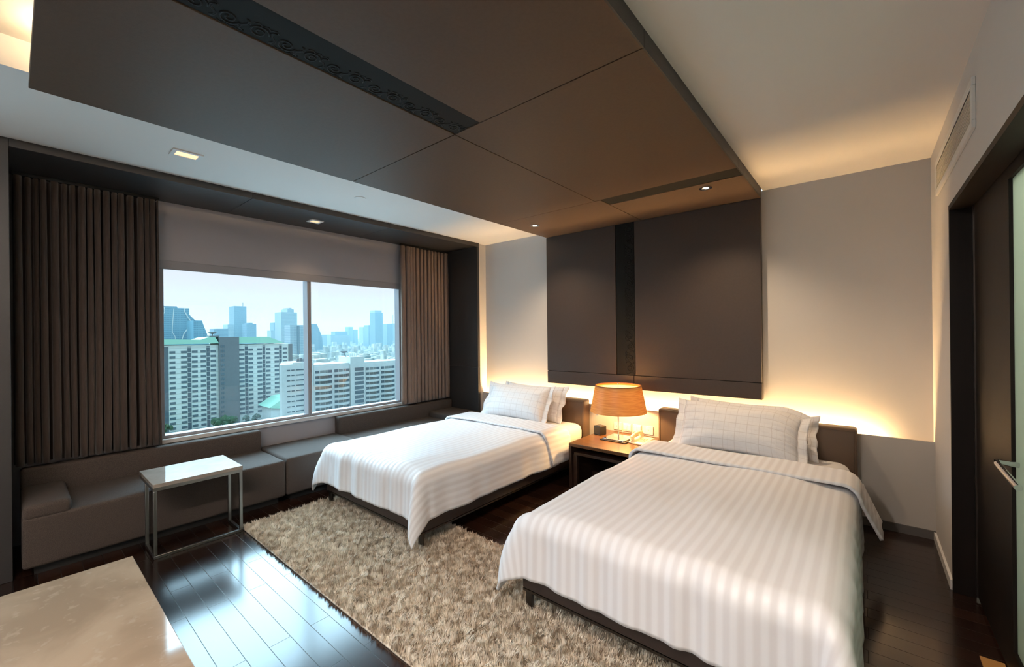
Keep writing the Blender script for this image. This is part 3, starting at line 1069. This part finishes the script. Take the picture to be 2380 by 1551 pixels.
sw = [(-2.075, -1.985, 0.405, 0.478, 'socket', 'leftmost wall plate in the row on the ledge behind the lamp'),
      (-1.968, -1.878, 0.405, 0.478, 'switch', 'second wall plate from the left on the ledge, right beside the lamp pole'),
      (-1.858, -1.768, 0.405, 0.478, 'switch', 'third wall plate from the left on the ledge, between the lamp and the phone'),
      (-1.750, -1.645, 0.405, 0.478, 'socket', 'rightmost wall plate in the row on the ledge, behind the phone')]
for i, (a, b_, z0, z1, cat, lab) in enumerate(sw):
    z0 += 0.035; z1 += 0.045
    t = thing('switch_plate' if cat == 'switch' else 'socket_plate', lab, cat, ((a + b_) / 2, YL, z0), group='wall plates behind the nightstand')
    obj('plate', B((a, b_, YL - 0.010, YL, z0, z1)), M['plate'], t, bevel=0.003)
    if cat == 'switch':
        for q in range(2):
            w_ = (b_ - a - 0.02) / 2
            obj('rocker', B((a + 0.008 + q * (w_ + 0.004), a + 0.008 + q * (w_ + 0.004) + w_, YL - 0.014, YL - 0.009, z0 + 0.012, z1 - 0.012)), M['white_trim'], t, bevel=0.002)
    else:
        obj('outlet', B(((a + b_) / 2 - 0.022, (a + b_) / 2 + 0.022, YL - 0.012, YL - 0.009, z0 + 0.016, z1 - 0.016)), M['white_trim'], t, bevel=0.002)
        obj('slot', B(((a + b_) / 2 - 0.012, (a + b_) / 2 - 0.008, YL - 0.0125, YL - 0.0115, z0 + 0.034, z1 - 0.034), ((a + b_) / 2 + 0.008, (a + b_) / 2 + 0.012, YL - 0.0125, YL - 0.0115, z0 + 0.034, z1 - 0.034)), M['plateline'], t)

# ------------------------------------------------------------------ sofa along the window
ZT = 0.372
SXF, SXB = -3.955, XW + 0.03
def cushion(x0, x1, y0, y1, z0, z1, rad, crown, seed):
    bm = rbox(x0, x1, y0, y1, z0, z1, rad, 5)
    bmesh.ops.subdivide_edges(bm, edges=[e for e in bm.edges if e.calc_length() > 0.2], cuts=9, use_grid_fill=True)
    for vv in bm.verts:
        if vv.co.z > (z0 + z1) / 2:
            fx = max(0, 1 - ((vv.co.x - (x0 + x1) / 2) / ((x1 - x0) / 2)) ** 2)
            fy = max(0, 1 - ((vv.co.y - (y0 + y1) / 2) / ((y1 - y0) / 2)) ** 2)
            vv.co.z += crown * fx * fy + 0.004 * noise.noise((vv.co.x * 6, vv.co.y * 6, seed))
    return bm
def sofa(y0, y1, ya0, ya1, lab, seed, end):
    s = thing('sofa', lab, 'sofa', ((SXF + SXB) / 2, (y0 + y1) / 2, 0))
    sy0, sy1 = (y0, y1)
    obj('seat', cushion(SXB, SXF, sy0, sy1, 0.055, ZT, 0.022, 0.006, seed), M['sofa'], s, smooth=50)
    b0, b1 = (y0, y1)
    obj('backrest', rbox(SXB, SXB + 0.115, b0, b1, ZT - 0.03, 0.562, 0.022, 4), M['sofa'], s, smooth=50)
    obj('armrest', rbox(SXB + 0.117, SXF - 0.0, ya0, ya1, ZT - 0.02, 0.448, 0.028, 4), M['sofa'], s, smooth=50)
    obj('plinth', B((SXB + 0.05, SXF - 0.05, y0 + 0.05, y1 - 0.05, 0.0, 0.056)), M['plinth'], s)
    return s
sofa(0.035, 1.568, 0.037, 0.25, 'dark grey-brown fabric sofa under the left curtain, beside the side table', 1.0, -1)
sofa(2.36, 4.045, 3.61, 4.04, 'grey-brown fabric sofa in the corner behind the bed by the window', 2.0, 1)
ot = thing('ottoman', 'backless grey-brown fabric seat between the two sofas under the window', 'ottoman', ((SXF + SXB) / 2, 1.96, 0))
obj('seat', cushion(SXB + 0.03, SXF, 1.574, 2.354, 0.055, ZT + 0.012, 0.024, 0.008, 3.0), M['sofa'], ot, smooth=50)
obj('plinth', B((SXB + 0.08, SXF - 0.05, 1.62, 2.31, 0.0, 0.056)), M['plinth'], ot)

# ------------------------------------------------------------------ side table over the sofa
st = thing('side_table', 'narrow steel-framed side table with a pale glossy top standing over the sofa edge', 'side table', (-3.76, 0.86, 0))
obj('table_top', B((-4.09, -3.63, 0.600, 1.128, 0.474, 0.500)), M['stone_top'], st, bevel=0.002)
obj('top_edge', B((-4.088, -3.632, 0.602, 1.126, 0.452, 0.474)), M['steel'], st)
for xx in (-3.645, -3.905):
    for yy in (0.602, 1.106):
        obj('leg', B((xx - 0.010, xx + 0.012, yy, yy + 0.020, 0.02, 0.452)), M['steel'], st, bevel=0.002)
obj('foot_rail', B((-3.655, -3.633, 0.602, 1.126, 0.0, 0.02)), M['steel'], st, bevel=0.002)
for yy in (0.602, 1.106):
    obj('foot_rail', B((-3.915, -3.655, yy, yy + 0.020, 0.0, 0.02)), M['steel'], st, bevel=0.002)

# ------------------------------------------------------------------ coffee table in the foreground
ct = thing('coffee_table', 'low table with a polished beige marble top in the left foreground', 'coffee table', (-2.2, -0.05, 0))
obj('table_top', B((-2.79, -1.45, -0.50, 0.382, 0.372, 0.400)), M['marble'], ct, bevel=0.003)
obj('apron', B((-2.74, -1.50, -0.45, 0.335, 0.32, 0.372)), M['nightdark'], ct)
for xx in (-2.74, -1.56):
    for yy in (-0.45, 0.275):
        obj('leg', B((xx, xx + 0.06, yy, yy + 0.06, 0.0, 0.32)), M['nightdark'], ct, bevel=0.003)

# ------------------------------------------------------------------ shag rug
def rug():
    x0, x1, y0, y1 = -3.70, -0.30, 1.135, 2.165
    rs = np.random.RandomState(5)
    n = 150000
    px = rs.uniform(x0, x1, n); py = rs.uniform(y0, y1, n)
    keep = np.ones(n, bool)
    def fld(x, y, s, o):
        return np.sin(x * s + 1.7 * np.sin(y * s * 0.8 + o)) * np.cos(y * s * 1.1 + 1.3 * np.sin(x * s * 0.9 + o * 2))
    a = 2.6 * fld(px, py, 33, 0.3) + 2.0 * fld(px, py, 84, 1.1) + rs.normal(0, 0.7, n)
    ln = 0.030 + 0.010 * fld(px, py, 52, 2.0) + rs.normal(0, 0.004, n)
    lean = np.clip(0.62 + 0.35 * fld(px, py, 34, 4.0) + rs.normal(0, 0.18, n), 0.1, 1.25)
    w = 0.0015 + 0.0010 * rs.rand(n)
    dx, dy = np.cos(a), np.sin(a)
    sx_, sy_ = -dy, dx
    z0 = 0.006
    V = np.zeros((n, 5, 3), np.float32)
    for k, (f, ww) in enumerate(((0.0, 1.0), (0.55, 0.95))):
        h = ln * (f * np.cos(lean * f * 0.9)); o_ = ln * f * np.sin(lean * f)
        cx_, cy_, cz_ = px + dx * o_, py + dy * o_, z0 + h
        V[:, 2 * k, 0] = cx_ - sx_ * w * ww; V[:, 2 * k, 1] = cy_ - sy_ * w * ww; V[:, 2 * k, 2] = cz_
        V[:, 2 * k + 1, 0] = cx_ + sx_ * w * ww; V[:, 2 * k + 1, 1] = cy_ + sy_ * w * ww; V[:, 2 * k + 1, 2] = cz_
    h = ln * (0.55 * np.cos(lean * 0.5) + 0.45 * np.cos(lean)); o_ = ln * (0.55 * np.sin(lean * 0.55) + 0.45 * np.sin(lean))
    V[:, 4, 0] = px + dx * o_; V[:, 4, 1] = py + dy * o_; V[:, 4, 2] = z0 + h
    verts = V.reshape(-1, 3)
    base = np.array([(x0, y0, 0), (x1, y0, 0), (x1, y1, 0), (x0, y1, 0), (x0, y0, .009), (x1, y0, .009), (x1, y1, .009), (x0, y1, .009)], np.float32)
    nb = n * 5
    i0 = np.arange(n) * 5
    quads = np.stack([i0, i0 + 1, i0 + 3, i0 + 2], 1)
    tris = np.stack([i0 + 2, i0 + 3, i0 + 4], 1)
    bq = np.array([[4, 5, 6, 7], [0, 1, 5, 4], [1, 2, 6, 5], [2, 3, 7, 6], [3, 0, 4, 7], [3, 2, 1, 0]]) + nb
    verts = np.concatenate([verts, base])
    quads = np.concatenate([quads, bq])
    loops = np.concatenate([quads.ravel(), tris.ravel()]).astype(np.int32)
    tot = np.concatenate([np.full(len(quads), 4), np.full(len(tris), 3)]).astype(np.int32)
    st_ = np.concatenate([[0], np.cumsum(tot)[:-1]]).astype(np.int32)
    me = bpy.data.meshes.new('shag_rug')
    me.vertices.add(len(verts)); me.vertices.foreach_set('co', verts.ravel())
    me.loops.add(len(loops)); me.loops.foreach_set('vertex_index', loops)
    me.polygons.add(len(tot)); me.polygons.foreach_set('loop_start', st_); me.polygons.foreach_set('loop_total', tot)
    me.update(calc_edges=True)
    m = mat('beige_shag', (240, 229, 213), 0.9, col2=(192, 174, 153), vscale=22)
    me.materials.append(m)
    o_ = bpy.data.objects.new('shag_rug', me)
    C.objects.link(o_)
    setp(o_, 'beige shaggy rug on the dark floor at the foot of the beds', 'rug')
rug()

# ================================================================== outside
GZ = -52.0
M['ground'] = mat('city_ground', (96, 110, 104), 0.9, col2=(120, 126, 124), vscale=0.05)
M['pale'] = mat('pale_render', (206, 210, 206), 0.8, var=0.06, vscale=0.3)
M['white'] = mat('white_render', (200, 203, 202), 0.8, var=0.08, vscale=0.4)
M['greyt'] = mat('grey_render', (112, 116, 120), 0.8, var=0.06, vscale=0.5)
M['dkstrip'] = mat('dark_facade_strip', (78, 92, 102), 0.6)
M['win'] = mat('facade_window', (84, 102, 112), 0.25)
M['win2'] = mat('facade_window_grey', (120, 128, 128), 0.35)
M['roofg'] = mat('green_metal_roof', (150, 196, 176), 0.6)
M['leaf'] = mat('tree_leaves', (52, 92, 62), 0.9, col2=(30, 64, 44), vscale=0.9)
M['leaf2'] = mat('pale_shrub', (98, 122, 108), 0.9, col2=(70, 96, 84), vscale=0.9)
M['lawn'] = mat('lawn_grass', (82, 128, 66), 0.95, col2=(60, 100, 60), vscale=0.4)
struct('ground', B((-5200, -40, -2500, 5200, GZ - 1, GZ)), M['ground'])

def bldg(name, label, cat, loc):
    return thing(name, label, cat, loc)

WIN_MESH = {}
def win_mesh(m):
    if m.name not in WIN_MESH:
        bm = B((-0.5, 0.5, -0.5, 0.5, -0.5, 0.5))
        me = bpy.data.meshes.new('window')
        bm.to_mesh(me); bm.free()
        me.materials.append(m)
        WIN_MESH[m.name] = me
    return WIN_MESH[m.name]

def windows(parent, lst, name='window', cap=100):
    """lst of (x, y0, y1, z0, z1, material): each pane of a facade a part of its own, past the cap one part"""
    lst = sorted(lst, key=lambda q: -(q[2] - q[1]) * (q[4] - q[3]))
    for (x, y0, y1, z0, z1, m) in lst[:cap]:
        o_ = bpy.data.objects.new(name, win_mesh(m))
        o_.location = (x, (y0 + y1) / 2, (z0 + z1) / 2)
        o_.scale = (0.30, y1 - y0, z1 - z0)
        C.objects.link(o_)
        adopt(o_, parent)
    if len(lst) > cap:
        bm = bmesh.new()
        for (x, y0, y1, z0, z1, m) in lst[cap:]:
            box(bm, x - 0.15, x + 0.15, y0, y1, z0, z1)
        obj('far_windows', bm, lst[cap][5], parent, kind='stuff')

o = obj('bounce_deck', B((-66, -6, -60, 120, -24, -23)), mat('pale_bounce_deck', (214, 220, 222), 0.8, var=0.1, vscale=0.1))  # unseen pale deck, added to bounce daylight up to the room's ceiling
setp(o, kind='structure')
# --- long slab building with green roofs
ab = bldg('apartment_building', 'long pale apartment block with green roofs and a grey stair tower, left in the window', 'building', (-305, 88, GZ))
obj('wing', B((-318, -300, 54.6, 80.8, GZ, -3.2)), M['pale'], ab)
obj('wing', B((-318, -300, 91.2, 121.2, GZ, -3.6)), M['pale'], ab)
obj('end_wall', B((-319, -299.5, 121.2, 123.6, GZ, -3.9)), M['greyt'], ab)
obj('stair_tower', B((-316, -298.2, 80.8, 91.3, GZ, 1.25)), M['greyt'], ab)
bm = bmesh.new()
prism_yz(bm, [(50, -2.6), (80.8, -2.5), (78.8, 1.3), (75.6, 1.3), (71.6, -0.2), (54.9, 0.3), (50, 0.3)], -298.5, -319)
obj('roof', bm, M['roofg'], ab)
bm = bmesh.new()
prism_yz(bm, [(91.4, -2.9), (118.0, -3.1), (108.2, 1.1), (91.4, 1.2)], -298.6, -319)
obj('roof', bm, M['roofg'], ab)
bm = bmesh.new()
for (a, b_) in ((55.0, 56.9), (65.6, 67.3), (74.8, 76.4)):
    obj('facade_strip', B((-300.1, -299.85, a, b_, GZ, -4.0)), M['dkstrip'], ab)
for (a, b_) in ((95.0, 96.7), (105.2, 106.7), (115.3, 116.9)):
    obj('facade_strip', B((-300.1, -299.85, a, b_, GZ, -4.4)), M['dkstrip'], ab)
bm.free()
wl = []
for (a, b_) in ((57.4, 60.0), (62.6, 65.3), (67.7, 70.4), (71.9, 74.4), (76.8, 79.4)):
    for k in range(16):
        z = -6.5 - k * 2.88
        wl.append((-299.9, a, b_, z - 1.35, z, M['win']))
for (a, b_) in ((91.9, 94.7), (97.0, 99.6), (102.1, 104.8), (107.2, 109.8), (112.4, 115.0), (117.6, 120.2)):
    for k in range(15):
        z = -6.3 - k * 2.84
        wl.append((-299.9, a, b_, z - 1.35, z, M['win']))
for k in range(17):
    z = -3.6 - k * 2.83
    wl.append((-298.15, 81.6, 82.3, z - 1.4, z, M['win']))
    wl.append((-298.15, 82.7, 83.4, z - 1.4, z, M['win']))
windows(ab, wl)
bm = bmesh.new()
for k in range(16):
    z = -4.6 - k * 2.88
    box(bm, -300.05, -299.8, 57, 80.8, z - 0.25, z)
    box(bm, -300.05, -299.8, 91.4, 121.2, z - 0.35, z - 0.1)
obj('floor_bands', bm, M['white'], ab)
bm = bmesh.new()
lathe(bm, -303, 78.6, [(0.1, 3.0), (1.6, 3.5), (2.2, 4.2), (2.1, 4.3), (1.4, 3.7), (0.1, 3.25)], 20)
tube(bm, [(-303, 78.6, 1.2), (-303, 78.6, 3.2)], 0.25, 8)
box(bm, -306, -300, 76.3, 81.3, 1.2, 2.1)
obj('satellite_dish', bm, M['greyt'], ab, smooth=40)

# --- white buildings in front
sb = bldg('stair_block', 'white windowless block with narrow slits just left of the window mullion', 'building', (-237, 96, GZ))
obj('wall', prism_xy(bmesh.new(), [(-230, 106.0), (-230, 90.6), (-230.3, 89.6), (-231.2, 89.0), (-246, 95.2), (-246, 106.0)], GZ, -13.4), M['white'], sb)
obj('parapet', B((-245, -230.4, 95.2, 105.5, -13.4, -12.6)), M['white'], sb)
wl = []
for k in range(10):
    z = -16.2 - k * 2.72
    wl.append((-229.95, 92.1, 93.6, z - 0.55, z, M['win']))
    wl.append((-229.95, 94.3, 95.8, z - 0.55, z, M['win']))
    wl.append((-229.95, 96.5, 101.4, z - 0.55, z, M['win']))
windows(sb, wl, 'slit_window')
bm = bmesh.new()
for k in range(4):
    box(bm, -238 + k * 1.3, -237 + k * 1.3, 100 + k * 1.1, 101.2 + k * 1.1, -13.4, -11.0 + 0.3 * (k % 2))
obj('roof_equipment', bm, M['greyt'], sb)

def balcony_block(label, y0, y1, bays, zt_, rows, x=-230):
    t = bldg('balcony_building', label, 'building', (x - 7, (y0 + y1) / 2, GZ))
    obj('wall', B((x - 15, x, y0, y1, GZ, zt_)), M['white'], t)
    bm = bmesh.new()
    box(bm, x - 14.5, x - 0.4, y0 + 0.4, y1 - 0.4, zt_, zt_ + 1.1)
    obj('parapet', bm, M['white'], t)
    wl_ = []
    for (a, b_) in bays:
        w_ = b_ - a
        for k in range(rows):
            z = zt_ - 2.2 - k * 2.92
            for (f0, f1, mm) in ((0.02, 0.24, M['win']), (0.30, 0.55, M['win2']), (0.60, 0.74, M['win2']), (0.78, 0.99, M['win'])):
                wl_.append((x + 0.05, a + f0 * w_, a + f1 * w_, z - 1.5, z, mm))
            bm = bmesh.new()
            pts = []
            for j in range(13):
                f = j / 12
                pts.append((x + 0.15 + 2.3 * math.sin(PI * f) ** 0.9, a + w_ * f))
            poly = [(x - 0.1, a)] + pts + [(x - 0.1, b_)]
            prism_xy(bm, poly, z - 2.78, z - 1.55)
            obj('balcony', bm, M['white'], t)
    windows(t, wl_)
    return t
balcony_block('white apartment block with rounded balconies just right of the window mullion', 105.9, 126.8, ((106.6, 116.2), (117.4, 126.6)), -15.6, 10)
bb = bldg('lift_tower', 'white tower block taller than the balcony buildings on both its sides', 'building', (-236, 131.5, GZ))
obj('wall', B((-243, -229.4, 126.9, 136.0, GZ, -11.2)), M['white'], bb)
wl = []
for k in range(10):
    z = -17.6 - k * 2.72
    wl.append((-229.35, 129.6, 135.3, z - 1.9, z, M['win']))
windows(bb, wl)
bm = bmesh.new()
lathe(bm, -236, 126.5, [(0.1, -9.2), (1.5, -8.6), (2.0, -7.9), (1.9, -7.8), (1.2, -8.4), (0.1, -8.9)], 20)
tube(bm, [(-236, 128, -11.4), (-236, 126.5, -8.9)], 0.25, 8)
obj('satellite_dish', bm, M['greyt'], bb, smooth=40)
bm = bmesh.new()
for k in range(4):
    box(bm, -234, -233, 128.6 + k * 1.3, 129.4 + k * 1.3, -11.2, -9.2)
obj('roof_tanks', bm, M['pale'], bb)
balcony_block('white apartment block with rounded balconies at the right edge of the window', 136.1, 168.5, ((136.8, 146.3), (147.2, 157.2), (158.0, 167.8)), -15.9, 10)
# --- low hall with green roof
hl = bldg('hall', 'low white hall with a green hipped roof in front of the slab building', 'building', (-272, 98, GZ))
obj('wall', B((-282, -268, 98.2, 110, GZ, -40.6)), M['white'], hl)
bm = bmesh.new()
prism_yz(bm, [(96.6, -40.4), (111, -43.2), (111, -35.0), (104.5, -35.6)], -266, -284)
obj('roof', bm, M['roofg'], hl)
o = obj('lawn', B((-293, -255, 44, 78, GZ, GZ + 0.5)), M['lawn'])
setp(o, 'strip of green lawn at the foot of the slab building', 'lawn', kind='structure')

def tree(x, y, z0, h, w_, seed, m, lab, cat='tree'):
    rnd = random.Random(seed)
    t = bldg('tree', lab, cat, (x, y, z0))
    bm = bmesh.new()
    tube(bm, [(x, y, z0), (x, y, z0 + h * 0.6)], [0.5, 0.3], 6)
    obj('trunk', bm, M['greyt'], t)
    bm = bmesh.new()
    for k in range(26):
        a, q = rnd.uniform(0, 2 * PI), rnd.random() ** 0.5
        c = Vector((x + 0.7 * w_ * q * math.cos(a), y + w_ * q * math.sin(a), z0 + h * (0.45 + 0.45 * rnd.random() * (1 - 0.5 * q))))
        g_ = bmesh.ops.create_icosphere(bm, subdivisions=2, radius=w_ * rnd.uniform(0.25, 0.42), matrix=Matrix.Translation(c))
    for vv in bm.verts:
        vv.co += Vector((noise.noise(vv.co * 0.9), noise.noise(vv.co * 0.9 + Vector((9, 0, 0))), noise.noise(vv.co * 0.9 + Vector((0, 9, 0))))) * 0.7
    obj('crown', bm, m, t, smooth=False)
tree(-281, 78.0, GZ, 8.8, 5.2, 1, M['leaf'], 'dark green tree at the foot of the grey stair tower')
tree(-284, 51.5, GZ, 9.5, 3.0, 2, M['leaf'], 'green tree at the lower left corner of the window view')
for k, (x, y, h_, w_) in enumerate(((-288, 85.6, 6.2, 1.9), (-288, 91.4, 6.8, 2.0), (-288, 97.2, 6.4, 1.9))):
    tree(x, y, GZ, h_, w_, 3 + k, M['leaf2'], ('pale shrub at the foot of the slab building, next to the dark tree', 'pale shrub at the foot of the slab building, middle of three', 'pale shrub at the foot of the slab building, beside the green-roofed hall')[k], 'shrub')
for k, (x, y, h_, w_) in enumerate(((-222, 82.3, 9.5, 2.0), (-222, 88.4, 11.8, 2.1), (-222, 94.6, 12.4, 2.1))):
    tree(x, y, GZ, h_, w_, 20 + k, M['leaf'], ('green treetop along the bottom of the left pane, leftmost of three', 'green treetop along the bottom of the left pane, middle of three', 'green treetop in front of the white slit block, rightmost of three')[k])
tree(-216, 127.0, GZ, 15.0, 2.5, 31, M['leaf'], 'green treetop in front of the white tower block')
tree(-217, 135.0, GZ, 15.2, 2.5, 32, M['leaf'], 'green treetop in front of the right balcony block')

# --- skyline
def tower_mat(name, c1, c2, sy_=3.0, sz=3.4):
    m = mat(name, c1, 0.5)
    t = m.node_tree
    p = t.nodes['Principled BSDF']
    co = N(t, 'ShaderNodeTexCoord')
    s = N(t, 'ShaderNodeSeparateXYZ')
    t.links.new(co.outputs['Object'], s.inputs[0])
    def st_(o_, per, duty):
        return mth(t, 'LESS_THAN', mth(t, 'FRACT', mth(t, 'DIVIDE', mth(t, 'ADD', o_, 5000.0), per)), duty)
    f = mth(t, 'MULTIPLY', st_(s.outputs['Z'], sz, 0.55), st_(s.outputs['Y'], sy_, 0.7))
    t.links.new(mixc(t, f, lin(c1), lin(c2)), p.inputs['Base Color'])
    return m
TM = [tower_mat('tower_blue_glass', (104, 130, 144), (76, 104, 124), 2.2, 2.6),
      tower_mat('tower_pale', (140, 154, 160), (108, 126, 138), 2.6, 3.0),
      tower_mat('tower_teal', (92, 142, 162), (62, 112, 136), 1.4, 2.4)]
def tower(name, label, x, polys, m, dep=30, extra=None):
    y = sum(p[0] for p in polys[0]) / len(polys[0])
    t = bldg(name, label, 'building', (x - dep / 2, y, GZ))
    for i, pl in enumerate(polys):
        bm = bmesh.new()
        prism_yz(bm, pl, x - 2 * i, x - dep)
        obj('tower_body' if i == 0 else 'tower_step', bm, m if not isinstance(m, list) else m[i % len(m)], t)
    for nm, pts, rad, mm in (extra or []):
        bm = bmesh.new()
        tube(bm, pts, rad, 6)
        obj(nm, bm, mm, t)
    return t
def rect(y0, y1, zt_, zb=GZ):
    return [(y0, zb), (y1, zb), (y1, zt_), (y0, zt_)]
tower('curved_tower', 'dark teal high-rise with pale wavy ribbons at the left edge of the window', -600,
      [[(98, GZ), (140.6, GZ), (140.6, 18.9), (133.4, 27.3), (133.4, 34.7), (122.5, 34.7), (121.9, 36.5), (98, 36.2)]], TM[2], 30,
      [('ribbon', [(-599.4, 129.2, 34.5), (-599.4, 128.8, 31), (-599.4, 132, 24), (-599.4, 136.5, 17), (-599.4, 136.8, 13), (-599.4, 134.5, 7), (-599.4, 134.2, 0), (-599.4, 134, -6)], 0.55, M['white']),
       ('ribbon', [(-599.4, 119, 34), (-599.4, 117.5, 12), (-599.4, 117.5, 7), (-599.4, 120, 2), (-599.4, 120.5, -5)], 0.4, M['white']),
       ('ribbon', [(-599.4, 132, 12), (-599.4, 128, 5), (-599.4, 126, -2), (-599.4, 125.5, -6)], 0.5, M['pale']),
       ('ribbon', [(-599.4, 110.5, 35.5), (-599.4, 110.8, 30), (-599.4, 109.2, 26), (-599.4, 108, 20)], 0.45, M['white'])])
tower('slanted_tower', 'teal high-rise with a slanted right side next to the curved one', -560, [[(128, GZ), (147, GZ), (141.2, 1.6), (135.7, 19.4), (128, 19.4)]], TM[2], 25)
tower('office_tower', 'pale high-rise with an antenna, second group from the left', -1250,
      [rect(372.5, 400.5, 80.5), rect(358, 384, 32.5), rect(384, 399.5, 33.5)], [TM[0], TM[1], TM[1]], 40, [('antenna', [(-1260, 395.5, 80), (-1260, 395.5, 91)], 0.8, M['greyt'])])
tower('office_block', 'mid-rise blue block right of the antenna tower', -1200, [rect(384.2, 406.7, 33.3), rect(389, 399, 36)], TM[0])
tower('office_block', 'low pale blue block left of the antenna tower', -1000, [rect(262.4, 287, 17.5)], TM[0])
tower('office_block', 'small blue block beside the tallest crowned tower', -1500, [rect(560, 583, 46.1)], TM[0])
tower('office_block', 'wide low pale block at the foot of the crowned tower', -1400, [rect(515, 553.4, 18.6)], TM[1])
tower('crowned_tower', 'tall pale high-rise with a stepped crown left of the mullion', -1100, [rect(428.5, 466, 60.5), rect(444, 459, 68.5), rect(448, 455, 71.5)], TM[1], 40)
tower('striped_tower', 'white high-rise with a dark vertical stripe left of the mullion', -800, [rect(326.5, 351, 21.4)], TM[1], 25,
      [('dark_band', [(-799.4, 340.5, -50), (-799.4, 340.5, 20)], 2.2, M['dkstrip'])])
tower('tapered_tower', 'blue high-rise with a stepped sloping side right of the mullion', -1200,
      [[(540, GZ), (581, GZ), (578, -5), (574, 8), (569, 20), (563, 34), (556, 35), (540, 35)]], TM[0], 30)
sky = [(-1800, 848, 906, 5.0, 1, 'wide low pale block right of the tapered tower'),
       (-1700, 874, 929, 18.2, 0, 'wide flat-topped block in the middle of the right pane'),
       (-1600, 805, 886, 2.6, 1, 'long low block in front of the flat-topped one'),
       (-2000, 1099, 1122, 44.0, 0, 'slim distant tower, left one of a pair in the right pane'),
       (-2000, 1130, 1149, 30.4, 0, 'slim distant tower, right and shorter one of a pair'),
       (-1900, 1119, 1146, 42.0, 1, 'slim pale tower left of the tallest tower in the right pane'),
       (-1600, 968, 1000, 43.6, 0, 'blue tower touching the tallest one in the right pane'),
       (-1400, 874.7, 908, 94.0, 0, 'tallest blue tower in the right pane with a pale top'),
       (-1500, 990, 1020, 46.7, 0, 'blue tower near the right curtain'),
       (-1550, 1054, 1100, 50.2, 1, 'pale tower with a mast at the right curtain')]
for (x, a, b_, z, k, lab) in sky:
    polys = [rect(a, b_, z)]
    ex = []
    if z > 90:
        polys = [rect(a, b_, z - 9), rect(a + 1, b_ - 4, z)]
        tower('skyline_tower', lab, x, polys, [TM[0], TM[1]], 35)
        continue
    if 'mast' in lab:
        ex = [('mast', [(x - 10, 1061, 50), (x - 10, 1061, 88)], 1.0, M['greyt'])]
    tower('skyline_tower', lab, x, polys, TM[k], 35, ex)

# countless low houses of the city
def city():
    rs = random.Random(12)
    foot = []
    for o_ in bpy.data.objects:
        if o_.type == 'MESH' and o_.name.split('.')[0] in ('tower_body', 'tower_step'):
            v_ = [q.co for q in o_.data.vertices]
            foot.append((min(q.x for q in v_), max(q.x for q in v_), min(q.y for q in v_), max(q.y for q in v_)))
    bm = bmesh.new()
    for k in range(5200):
        dd = 470 * (6.2 ** rs.random())
        f = rs.uniform(0.2, 1.0)
        y = dd * f
        h_ = rs.uniform(5, 15) * (1.0 if rs.random() < 0.92 else 2.2)
        w_, e = rs.uniform(5, 15), rs.uniform(6, 14)
        if any(-dd - e < b and -dd > a and y < e2 and y + w_ > c for a, b, c, e2 in foot): continue
        box(bm, -dd - e, -dd, y, y + w_, GZ, GZ + h_)
    m = mat('city_roofs', (196, 196, 190), 0.85, col2=(120, 134, 134), vscale=0.06)
    o_ = obj('city_houses', bm, m)
    setp(o_, 'hazy field of countless low houses stretching to the horizon', 'houses', kind='stuff')
city()

# haze over the far city
def haze():
    m = bpy.data.materials.new('city_haze')
    m.use_nodes = True
    t = m.node_tree
    t.nodes.clear()
    v_ = N(t, 'ShaderNodeVolumeScatter')
    v_.inputs['Color'].default_value = (0.18, 0.30, 0.35, 1)
    v_.inputs['Density'].default_value = 0.0010
    o_ = N(t, 'ShaderNodeOutputMaterial')
    t.links.new(v_.outputs[0], o_.inputs['Volume'])
    h_ = obj('haze', B((-4200, -345, -700, 3600, GZ - 0.5, 125)), m)
    setp(h_, 'blue haze hanging over the distant city', 'haze', kind='stuff')
haze()
